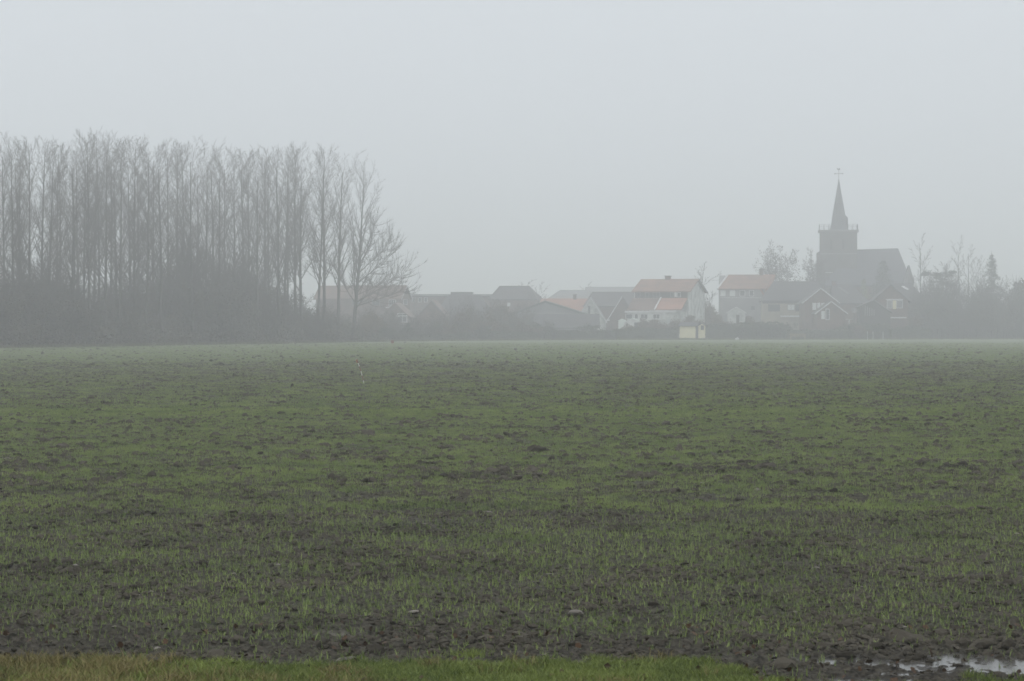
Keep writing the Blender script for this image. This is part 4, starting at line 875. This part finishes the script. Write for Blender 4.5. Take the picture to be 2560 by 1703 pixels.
# ------------------------------------------------------------------ village trees
M['birchleaf'] = leafmat('birch_last_leaf', (0.05, 0.04, 0.036), (0.09, 0.07, 0.06))
def birch(k, n, wd):
    sg = []; tk = []; lb = []; r_ = random.Random(k)
    for q in range(n):
        a = q * 6.283 / n + r_.uniform(-.4, .4); ln = wd * r_.uniform(.6, 1.2)
        a_, b_ = grow(900 + 10 * k + q, r_.uniform(9.0, 11.5), .10, 0, [(13, .34, 48, .5, .35), (9, .45, 45, -.4, .1), (9, .45, 38, -2.2, .1)], lean=(math.cos(a) * ln, math.sin(a) * ln * .8), wob=.05, rmin=.013)
        o_ = Vector((math.cos(a) * .12, math.sin(a) * .12, 0)); tk += [(x_ + o_, y_ + o_, r1, r2) for x_, y_, r1, r2 in a_]; sg += [(x_ + o_, y_ + o_, r1, r2) for x_, y_, r1, r2 in b_]
        for x_, y_, r1, r2 in a_[5:]:
            for h in range(5): c = y_ + Vector((r_.gauss(0, 1.1), r_.gauss(0, 1.1), r_.gauss(0, .5))); lb.append((c.x, c.y, c.z, .42, .42, .62))
    V, Fc = tubes(tk, 5); a_ = npmesh('trunk', V, Fc, M['bark'], True); V, Fc = tubes(sg, 3); b_ = npmesh('crown', V, Fc, M['birchtwig']); return a_, b_, cloud(950 + k, 5200, .08, lb, M['birchleaf'])
BIR = birch(1, 5, .26); BIR2 = birch(2, 3, .14)
BARE = [tree_meshes('bare', (510 + k, 12, .15, 0, [(16, .42, 32, .5, .2), (8, .36, 34, .3, .15), (6, .34, 34, .2, .1)]), dict(wob=.05, rmin=.013), M['bark'], M['twig']) for k in range(3)]
def hp(meshes, name, label, cat, px, top, Y, wpx, group=None, rz=None, names=('trunk', 'crown', 'foliage')):
    return plant(name, meshes, label, cat, px, Y, zz(top, Y) / topz(meshes), group, ws=wpx / F * Y / widx(meshes), rz=rz, names=names)
hp(BIR, 'birch_tree', 'broad weeping birch with purple brown twigs behind the dark roof beside the church', 'birch', 1945, 600, 455, 100)
hp(BIR2, 'birch_tree', 'narrow weeping birch close against the church tower', 'birch', 2032, 618, 460, 48)
hp(BARE[0], 'bare_tree', 'wispy bare tree rising behind the chimneyed red roof', 'tree', 1745, 655, 460, 85)
hp(BARE[1], 'bare_tree', 'small bare tree between the dark hipped roof and the orange roof', 'tree', 1346, 706, 455, 60)
hp(BARE[2], 'bare_tree', 'thin bare treetop showing over the dark hipped roof', 'tree', 1300, 700, 490, 60)
hp(BARE[0], 'bare_tree', 'faint bare tree behind the far grey barns', 'tree', 1470, 706, 600, 70)
hp(BARE[1], 'bare_tree', 'small bare tree behind the gap right of the brown roof', 'tree', 1042, 712, 470, 60)
hp(BARE[2], 'bare_tree', 'bare tree beside the spreading poplar above the brown roof', 'tree', 935, 690, 452, 90)
hp(BARE[0], 'bare_tree', 'tall bare tree with upright twigs just beyond the church nave', 'tree', 2304, 585, 470, 62)
hp(BARE[1], 'bare_tree', 'bare tree with many upright stems above the orchard', 'tree', 2402, 590, 470, 62)
hp(BARE[2], 'bare_tree', 'second upright bare tree above the orchard, thinner than its neighbour', 'tree', 2425, 612, 480, 46)
hp(BARE[1], 'bare_tree', 'bare tree between the upright stems and the fir', 'tree', 2448, 640, 470, 50)
hp(BARE[0], 'bare_tree', 'low bare tree between the fir and the edge bush', 'tree', 2530, 690, 450, 60)
def conifer(seed, h, wd, mt, tiers=26, n=90, size=.14):
    rr = np.random.default_rng(seed); lb = []
    V = []; seg = [((0, 0, -.1), (0, 0, h), .16, .02)]
    for i in range(tiers):
        f = (i + rr.uniform(-.35, .35)) / tiers; z = h * (.12 + .86 * f); r = wd * (1 - f) ** .85 + .12
        for k in range(7):
            a = rr.uniform(0, 6.283); rl = r * rr.uniform(.45, 1.3)
            tip = np.array((math.cos(a) * rl, math.sin(a) * rl, z - rl * rr.uniform(-.05, .5))); seg.append(((0, 0, z), tuple(tip), .03, .01))
            m_ = max(6, int(n * rl / wd)); tt = rr.random(m_) ** .7; c = np.array((0, 0, z + rr.normal(0, .12)))[None] * (1 - tt[:, None]) + tip[None] * tt[:, None] + rr.normal(0, .13 * h / 9, (m_, 3)) * [1, 1, .6]
            V.append(c)
    C = np.concatenate(V); k = len(C); a = rr.normal(0, 1, (k, 3)); a[:, 2] *= .4; a /= np.linalg.norm(a, axis=1)[:, None]; b = np.cross(a, rr.normal(0, 1, (k, 3))); b /= np.linalg.norm(b, axis=1)[:, None]
    s = size; W4 = np.stack([C - a * s, C + b * s * .4, C + a * s, C - b * s * .4], 1).reshape(-1, 3)
    Vt, Ft = tubes(seg, 4)
    return npmesh('trunk', Vt, Ft, M['bark']), npmesh('crown', W4, np.arange(4 * k).reshape(-1, 4), mt)
FIR = conifer(601, 12, 3.0, M['conifer']); hp(FIR, 'fir_tree', 'pointed fir with layered branches standing above the orchard', 'fir', 2479, 630, 450, 66)
CON = conifer(602, 12, 2.6, M['conifer'], 30, 110); hp(CON, 'conifer_tree', 'broad dark conifer in front of the church nave roof', 'conifer', 2208, 648, 466, 80)
GOL = conifer(603, 12, 2.0, M['golden'], 30, 110); hp(GOL, 'conifer_tree', 'small golden green conifer standing below the church nave', 'conifer', 2160, 694, 455, 34)
r_ = random.Random(33)
PIN = (UND[0][0], UND[0][1], cloud(611, 2600, .12, [(r_.gauss(0, 1.7), r_.gauss(0, 1.2), 9.6 - abs(r_.gauss(0, 1.9)), r_.uniform(.5, 1.1), .7, r_.uniform(.18, .32)) for q in range(26)], M['conifer']))
hp(PIN, 'pine_tree', 'pine with flat layered foliage beside the tall bare trees', 'pine', 2350, 652, 452, 74)
BU = (stems(620, 6, 5.5, .06, 2), cloud(621, 3500, .13, rlobes(622, 10, 3.5, 6.5), M['shrub']))
hp(BU, 'leafy_tree', 'dark leafy tree cut by the edge of the picture', 'tree', 2556, 688, 430, 60)
# orchard / shrub belt on the right
GO, LO = 'brown shrubs of the belt beyond the last house', 'tall grey brown shrub in the belt beyond the last house'
for i in range(34):
    px = 2270 + 330 * (i + R.random()) / 34; Y = edgeY(px) + 4 + R.uniform(0, 34); top = 702 + R.uniform(-28, 62) - 16 * math.sin((px - 2270) / 60)
    plant('tall_shrub', UND[i % 3], LO, 'shrub', px, Y, zz(top, Y) / UTZ[i % 3], GO, ws=R.uniform(.6, .95), names=('stem', 'twigs', 'foliage'))
W7 = ('just past the skylight', 'below the tall bare tree', 'beside the flat topped pine', 'behind the pine', 'below the upright stems', 'behind the upright stems', 'before the fir', 'behind the fir', 'just past the fir', 'between fir and edge bush', 'before the edge bush', 'at the edge of the picture')
for i, lab in enumerate(W7):
    px = 2285 + i * 25; Y = 440 + 12 * (i % 3); top = (690, 672, 700, 690, 668, 700, 705, 694, 712, 700, 718, 702)[i]
    plant('bare_tree', UND[(i + 1) % 3][:2], 'hazy bare tree of the belt ' + lab, 'tree', px, Y, zz(top, Y) / UTZ[(i + 1) % 3], 'bare trees behind the shrub belt', ws=R.uniform(.45, .7))
GT, LT = 'thin orchard trunks along the field edge', 'thin dark fruit tree trunk at the field edge near the last house'
POST = tree_meshes('fruit', (630, 3.6, .11, 0, [(14, .5, 40, .3, .3), (8, .45, 35, .3, .2)]), dict(wob=.05), M['bark'], M['twig'])
for nt_, px in enumerate((2331, 2343, 2356, 2372, 2398, 2412, 2428, 2441, 2460, 2478, 2495, 2512, 2540)): plant('fruit_tree', POST, 'thin dark orchard trunk at the field edge, the %s one from the last house' % ORD[nt_], 'fruit tree', px + R.uniform(-2, 2), edgeY(px) + 2 + R.uniform(0, 2), R.uniform(.85, 1.15), GT)
# bare and half bare garden trees between the low houses
VT = ((1038, 775, 8, 'beside the garden room'), (1092, 765, 9, 'before the bungalow gable'), (1128, 748, 12, 'at the bungalow corner'), (1160, 742, 16, 'over the near end of the barn'), (1190, 752, 10, 'before the middle of the barn'), (1222, 738, 20, 'over the far end of the barn'),
      (1250, 745, 14, 'below the dark hipped roof'), (1282, 758, 8, 'before the dark hipped roof, shorter than its neighbour'), (1316, 742, 30, 'beside the dark hipped roof'), (1372, 800, 4, 'before the long low garage'), (1770, 735, 45, 'between the two red roofs'), (1640, 800, 8, 'before the orange lean-to roof'), (2132, 735, 50, 'behind the satellite dish'), (990, 770, 40, 'behind the garden room'), (905, 758, 30, 'before the brown roofed house'), (930, 765, 22, 'over the corner of the narrow gable'), (975, 762, 26, 'before the balcony window'), (862, 775, 24, 'at the foot of the spreading poplar'), (950, 788, 12, 'before the narrow gable'), (1070, 790, 6, 'before the bungalow wall'), (1008, 800, 7, 'before the garden room windows'))
for k, (px, top, dY, lab) in enumerate(VT):
    Y = edgeY(px) + dY; plant('garden_tree', UND[k % 3], 'brown twiggy garden tree ' + lab, 'tree', px, Y, zz(top, Y) / UTZ[k % 3], 'garden trees of the village edge', ws=R.uniform(.42, .6), names=('trunk', 'crown', 'foliage'))
# garden shrubs
LAND = [(935, 'the garden room'), (1080, 'the low bungalow'), (1150, 'the barn'), (1225, 'the barn end'), (1290, 'the dark hipped roof'), (1345, 'the shallow green edged gable'), (1425, 'the long low garage'),
        (1480, 'the pointed white gable'), (1540, 'the white greenhouse'), (1590, 'the summer house'), (1650, 'the orange lean-to roof'), (1730, 'the stained white gable'), (1790, 'the gap between red roofs'),
        (1841, 'the little white gable'), (1890, 'the red roofed house'), (1960, 'the beige wall'), (2050, 'the double gables'), (2110, 'the satellite dish'), (2165, 'the slatted shed'), (2240, 'the white lintel window'), (2300, 'the end of the last house')]
def place_labels(items, what):             # items: (px, thing); each label names the landmark behind it and the order among its neighbours
    by = {}
    for px, t_ in items: by.setdefault(min(LAND, key=lambda q: abs(q[0] - px))[1], []).append((px, t_))
    W5 = ['first', 'second', 'third', 'fourth', 'fifth', 'sixth', 'seventh', 'eighth']
    for land, L_ in by.items():
        L_.sort(key=lambda q: q[0])
        for k, (px, t_) in enumerate(L_): t_['label'] = '%s in front of %s' % (what, land) + ('' if len(L_) == 1 else ', %s from left' % W5[k])
GS, LS = 'green garden shrubs along the village edge', 'dull green garden shrub'
shr = []
for i in range(40):
    px = 930 + 1360 * (i + R.random()) / 40
    if 1655 < px < 1795 or 1535 < px < 1630: continue
    Y = edgeY(px) + 3 + R.uniform(0, 6); shr.append((px, None)); shr[-1] = (px, plant('garden_shrub', SHR[R.randrange(3)], LS, 'shrub', px, Y, R.uniform(.55, 1.15), GS, ws=R.uniform(.7, 1.2), names=('stem', 'foliage')))
place_labels(shr, 'dull green garden shrub'); rus = []
GR, LR = 'russet garden bushes between the houses', 'tall russet brown bush between the village houses'
for px, top, dY in ((1150, 775, 8), (1172, 760, 14), (1195, 790, 6), (1215, 770, 12), (1240, 752, 20), (1258, 760, 18), (1280, 775, 10), (1120, 800, 5), (1300, 800, 6), (1255, 800, 8), (1655, 800, 12), (1690, 790, 20), (1722, 785, 21), (1750, 792, 20), (1790, 790, 14), (1790, 770, 26), (1880, 795, 10), (1905, 800, 8), (1770, 745, 40), (2150, 812, 4), (1645, 812, 6), (1610, 790, 9), (1632, 796, 7), (1822, 798, 7), (1868, 788, 12), (1570, 806, 12), (1340, 812, 4), (2290, 780, 8), (2140, 800, 8), (945, 790, 10), (925, 770, 16), (905, 800, 8), (1230, 795, 7), (1100, 815, 5), (1800, 800, 8)):
    Y = edgeY(px) + dY; rus.append((px, plant('russet_bush', RUS[R.randrange(3)], LR, 'bush', px, Y, zz(top, Y) / 3.5, GR, ws=R.uniform(.8, 1.1), names=('stem', 'foliage'))))
place_labels(rus, 'russet brown bush')
# hedges
def hedge(x0, x1, top, dY, label, mt='hedge', dp=1.1, name='hedge'):
    Y0, Y1 = edgeY(x0) + dY, edgeY(x1) + dY; p0 = Vector((gx(x0, Y0), Y0, 0)); p1 = Vector((gx(x1, Y1), Y1, 0)); h = zz(top, (Y0 + Y1) / 2)
    n_ = int((p1 - p0).length * 190 * h); rr = np.random.default_rng(int(x0)); f = rr.random(n_); a = rr.random(n_); q = rr.random(n_)
    hh = h * (1 + .10 * (fbm(f * 14, f * 0 + x0, 5, 3) - .5) * 2)
    side = rr.integers(0, 3, n_); dv = np.where(side == 0, 0, np.where(side == 1, dp, q * dp)) + rr.normal(0, .06, n_); z = np.where(side == 2, hh, a * hh) + rr.normal(0, .06, n_)
    L_ = (p1 - p0).normalized(); N_ = Vector((-L_.y, L_.x, 0)); C = np.array(p0)[None] + np.array(p1 - p0)[None] * f[:, None] + np.array(N_)[None] * dv[:, None]; C[:, 2] += z
    A = rr.normal(0, 1, (n_, 3)); A /= np.linalg.norm(A, axis=1)[:, None]; B = np.cross(A, rr.normal(0, 1, (n_, 3))); B /= np.linalg.norm(B, axis=1)[:, None]; s = .09
    V = np.stack([C - A * s, C + B * s * .7, C + A * s, C - B * s * .7], 1).reshape(-1, 3); Fc = np.arange(4 * n_).reshape(-1, 4)
    t = thing(name, label, 'hedge', tuple(p0)); V = V - np.array(p0)
    link('foliage', npmesh('foliage', V, Fc, M[mt]), t)
    mb = MB(); mb.box(p0 + L_ * .1 + N_ * .1, (p1 - p0) * .99, N_ * (dp - .2), UP * (h * .93)); mb.build('inner_growth', M[mt], t)
hedge(1000, 1175, 838, 2, 'low hedge in front of the bungalow with the long gutter'); hedge(1215, 1360, 832, 3, 'hedge below the barn and the shallow gable'); hedge(1362, 1540, 829, 3, 'hedge running in front of the low garage')
hedge(1542, 1696, 823, 3, 'tall trimmed hedge in front of the white summer house'); hedge(1768, 1850, 812, 4, 'dark hedge beside the cream shed'); hedge(1852, 1962, 808, 4, 'tallest dark hedge, in front of the beige walled house')
hedge(1965, 2120, 826, 3, 'hedge below the double gables'); hedge(2125, 2225, 812, 5, 'hedge in front of the slatted shed'); hedge(2332, 2640, 806, 12, 'long hedge closing the ground behind the orchard trunks', 'hedge'); hedge(2228, 2330, 822, 3, 'hedge below the last house')

# ------------------------------------------------------------------ small things at the village edge
t = thing('trailer', 'small trailer under a pale sloping tarpaulin at the field edge', 'trailer', tuple(pt(1197, 850, 382)) )
Y = 381; a = gx(1178, Y); b = gx(1214, Y); mb = MB(); z0 = zz(836, Y); z1 = zz(827, Y)
mb.prism([(a, Y, z1 - .02), (a + 1.35, Y + .6, z1 + .12), (b - .02, Y + .3, z0), (a + .55, Y - .4, z0 - .05)], (0, .9, .0)); mb.build('tarpaulin', M['tarp'], t)
mb = MB(); mb.box((a + .35, Y - .2, .45), (1.55, 0, 0), (0, 1.5, 0), (0, 0, z0 - .5)); mb.build('body', M['grey'], t)
for sx in (.7, 1.5):
    mb = MB(); mb.tube((a + sx, Y - .28, .32), (a + sx, Y - .10, .32), .32, .32, 16); mb.build('wheel', M['darkwood'], t)
t = thing('garden_sack', 'pale sack slumped at the hedge foot beyond the trailer', 'sack', tuple(pt(1312, 850, 380)))
o = link('body', cloud(700, 10, .1, [(0, 0, 1, 1, 1, 1)], M['tarp']), t); bpy.data.objects.remove(o)
me = clod_mesh(77, M['tarp']); o = link('body', me, t); o.scale = (.42, .3, .42); o.location.z = .25; o.rotation_euler.y = -.4
mb = MB(); pz = t.location; mb.tube(pz + Vector((.28, 0, .42)), pz + Vector((.42, 0, .56)), .05, .08, 8); mb.build('tied_neck', M['tarp'], t)
t = thing('plastic_sheet', 'bright crumpled plastic sheet on the ground right of the cream shed', 'plastic sheet', tuple(pt(1842, 849, 386)))
me = clod_mesh(78, M['white']); o = link('sheet', me, t); o.scale = (.34, .22, .12); o.location.z = .08
me = clod_mesh(79, M['white']); o = link('loose_flap', me, t); o.scale = (.18, .14, .18); o.location = (.1, 0, .14)
# wooden bench
t = thing('garden_bench', 'yellowish wooden bench at the foot of the hedge below the beige wall', 'bench', tuple(pt(1995, 848, 388))); o = t.location
mb = MB(); mb.box((o.x - 1.2, o.y, .48), (2.4, 0, 0), (0, .45, 0), (0, 0, .07)); mb.build('seat', M['wood'], t)
mb = MB()
for z in (.62, .78): mb.box((o.x - 1.2, o.y + .42, z), (2.4, 0, 0), (0, .05, 0), (0, 0, .1))
mb.build('backrest', M['wood'], t)
for sx in (-1.1, 1.0): mb = MB(); mb.box((o.x + sx, o.y + .02, 0), (.1, 0, 0), (0, .1, 0), (0, 0, .479)); mb.box((o.x + sx, o.y + .3, 0), (.1, 0, 0), (0, .1, 0), (0, 0, .479)); mb.build('leg', M['wood'], t)
# bird table
t = thing('bird_table', 'pale T shaped bird table in the garden below the double gables', 'bird table', tuple(pt(2123, 847, 402))); o = t.location; zt_ = zz(799, 402)
mb = MB(); mb.box((o.x - .06, o.y, 0), (.12, 0, 0), (0, .12, 0), (0, 0, zt_)); mb.build('post', M['stained'], t); mb = MB(); mb.box((o.x - .55, o.y - .25, zt_), (1.1, 0, 0), (0, .6, 0), (0, 0, .1)); mb.build('tray', M['stained'], t)
# fence posts
for k, px in enumerate((2168, 2182, 2207)):
    mb = MB(); Y = 389; c = Vector((gx(px, Y), Y, 0)); mb.box(c, (.09, 0, 0), (0, .09, 0), (0, 0, 1.15)); mb.prism([c + Vector((0, 0, 1.15)), c + Vector((.09, 0, 1.15)), c + Vector((.045, 0, 1.22))], (0, .09, 0))
    o = mb.build('fence_post', M['stained']); prop(o, ('pale fence post nearest the bird table', 'pale fence post in the middle of the three before the slatted shed', 'pale fence post standing apart below the white lintel window')[k], 'post', 'pale fence posts by the slatted shed')
# ranging pole
Yp = Yof(961); base = Vector((gx(910.5, Yp), Yp, 0)); top = Vector((gx(891.5, Yp), Yp + .1, zz(899, Yp)))
t = thing('ranging_pole', 'red and white banded ranging pole leaning in the open field', 'pole', tuple(base)); mb = MB()
fr_ = [0, .155, .345, .53, .72, .86, 1.0]; cols = [0, 1, 0, 1, 0, 1]
bend = lambda f: base.lerp(top, f) + Vector((.018 * math.sin(f * math.pi), 0, 0)) - Vector((0, 0, .03 if f == 0 else 0))
for k in range(6): mb.tube(bend(fr_[k]), bend(fr_[k + 1]), .013, .012, 10, cols[k])
mb.build('shaft', [M['polewhite'], M['polered']], t)
mb = MB(); c = bend(1.0); mb.prism([c + Vector((.015, 0, -.11)), c + Vector((-.025, 0, -.08)), c + Vector((-.03, 0, .0)), c + Vector((.0, 0, .03)), c + Vector((.02, 0, 0))], (0, .01, 0)); mb.build('tape', M['orange'], t)
mb = MB(); mb.prism([c + Vector((-.03, -.006, .0)), c + Vector((-.01, -.006, .04)), c + Vector((.005, -.006, .04)), c + Vector((-.012, -.006, -.01))], (0, .005, 0)); mb.build('tape_end', M['polewhite'], t)
# marker stake by the far edge
Y = Yof(866); c = Vector((gx(981, Y), Y, 0)); t = thing('marker_stake', 'tiny dull red marker stake on the grass before the bungalow', 'stake', tuple(c))
mb = MB(); mb.tube(c, c + UP * .35, .03); mb.build('stake', M['wood'], t); mb = MB(); mb.box(c + Vector((-.14, -.02, .28)), (.28, 0, 0), (0, .04, 0), (0, 0, .28)); mb.build('plate', M['polered'], t)

# ------------------------------------------------------------------ haze
mb = MB(); mb.box((-2000, -500, -1.5), (4000, 0, 0), (0, 3900, 0), (0, 0, 44)); hz = mb.build('haze', bpy.data.materials.new('haze')); prop(hz, 'grey winter mist lying over field and village', 'mist', kind='stuff')
m = hz.data.materials[0]; m.use_nodes = True; n = m.node_tree.nodes; n.remove(n['Principled BSDF'])
v = n.new('ShaderNodeVolumePrincipled'); v.inputs['Density'].default_value = HAZE; v.inputs['Color'].default_value = (0.975, 0.986, 1.0, 1); v.inputs['Anisotropy'].default_value = 0.65
m.node_tree.links.new(v.outputs[0], n['Material Output'].inputs['Volume'])
try: m.cycles.homogeneous_volume = True
except Exception: pass
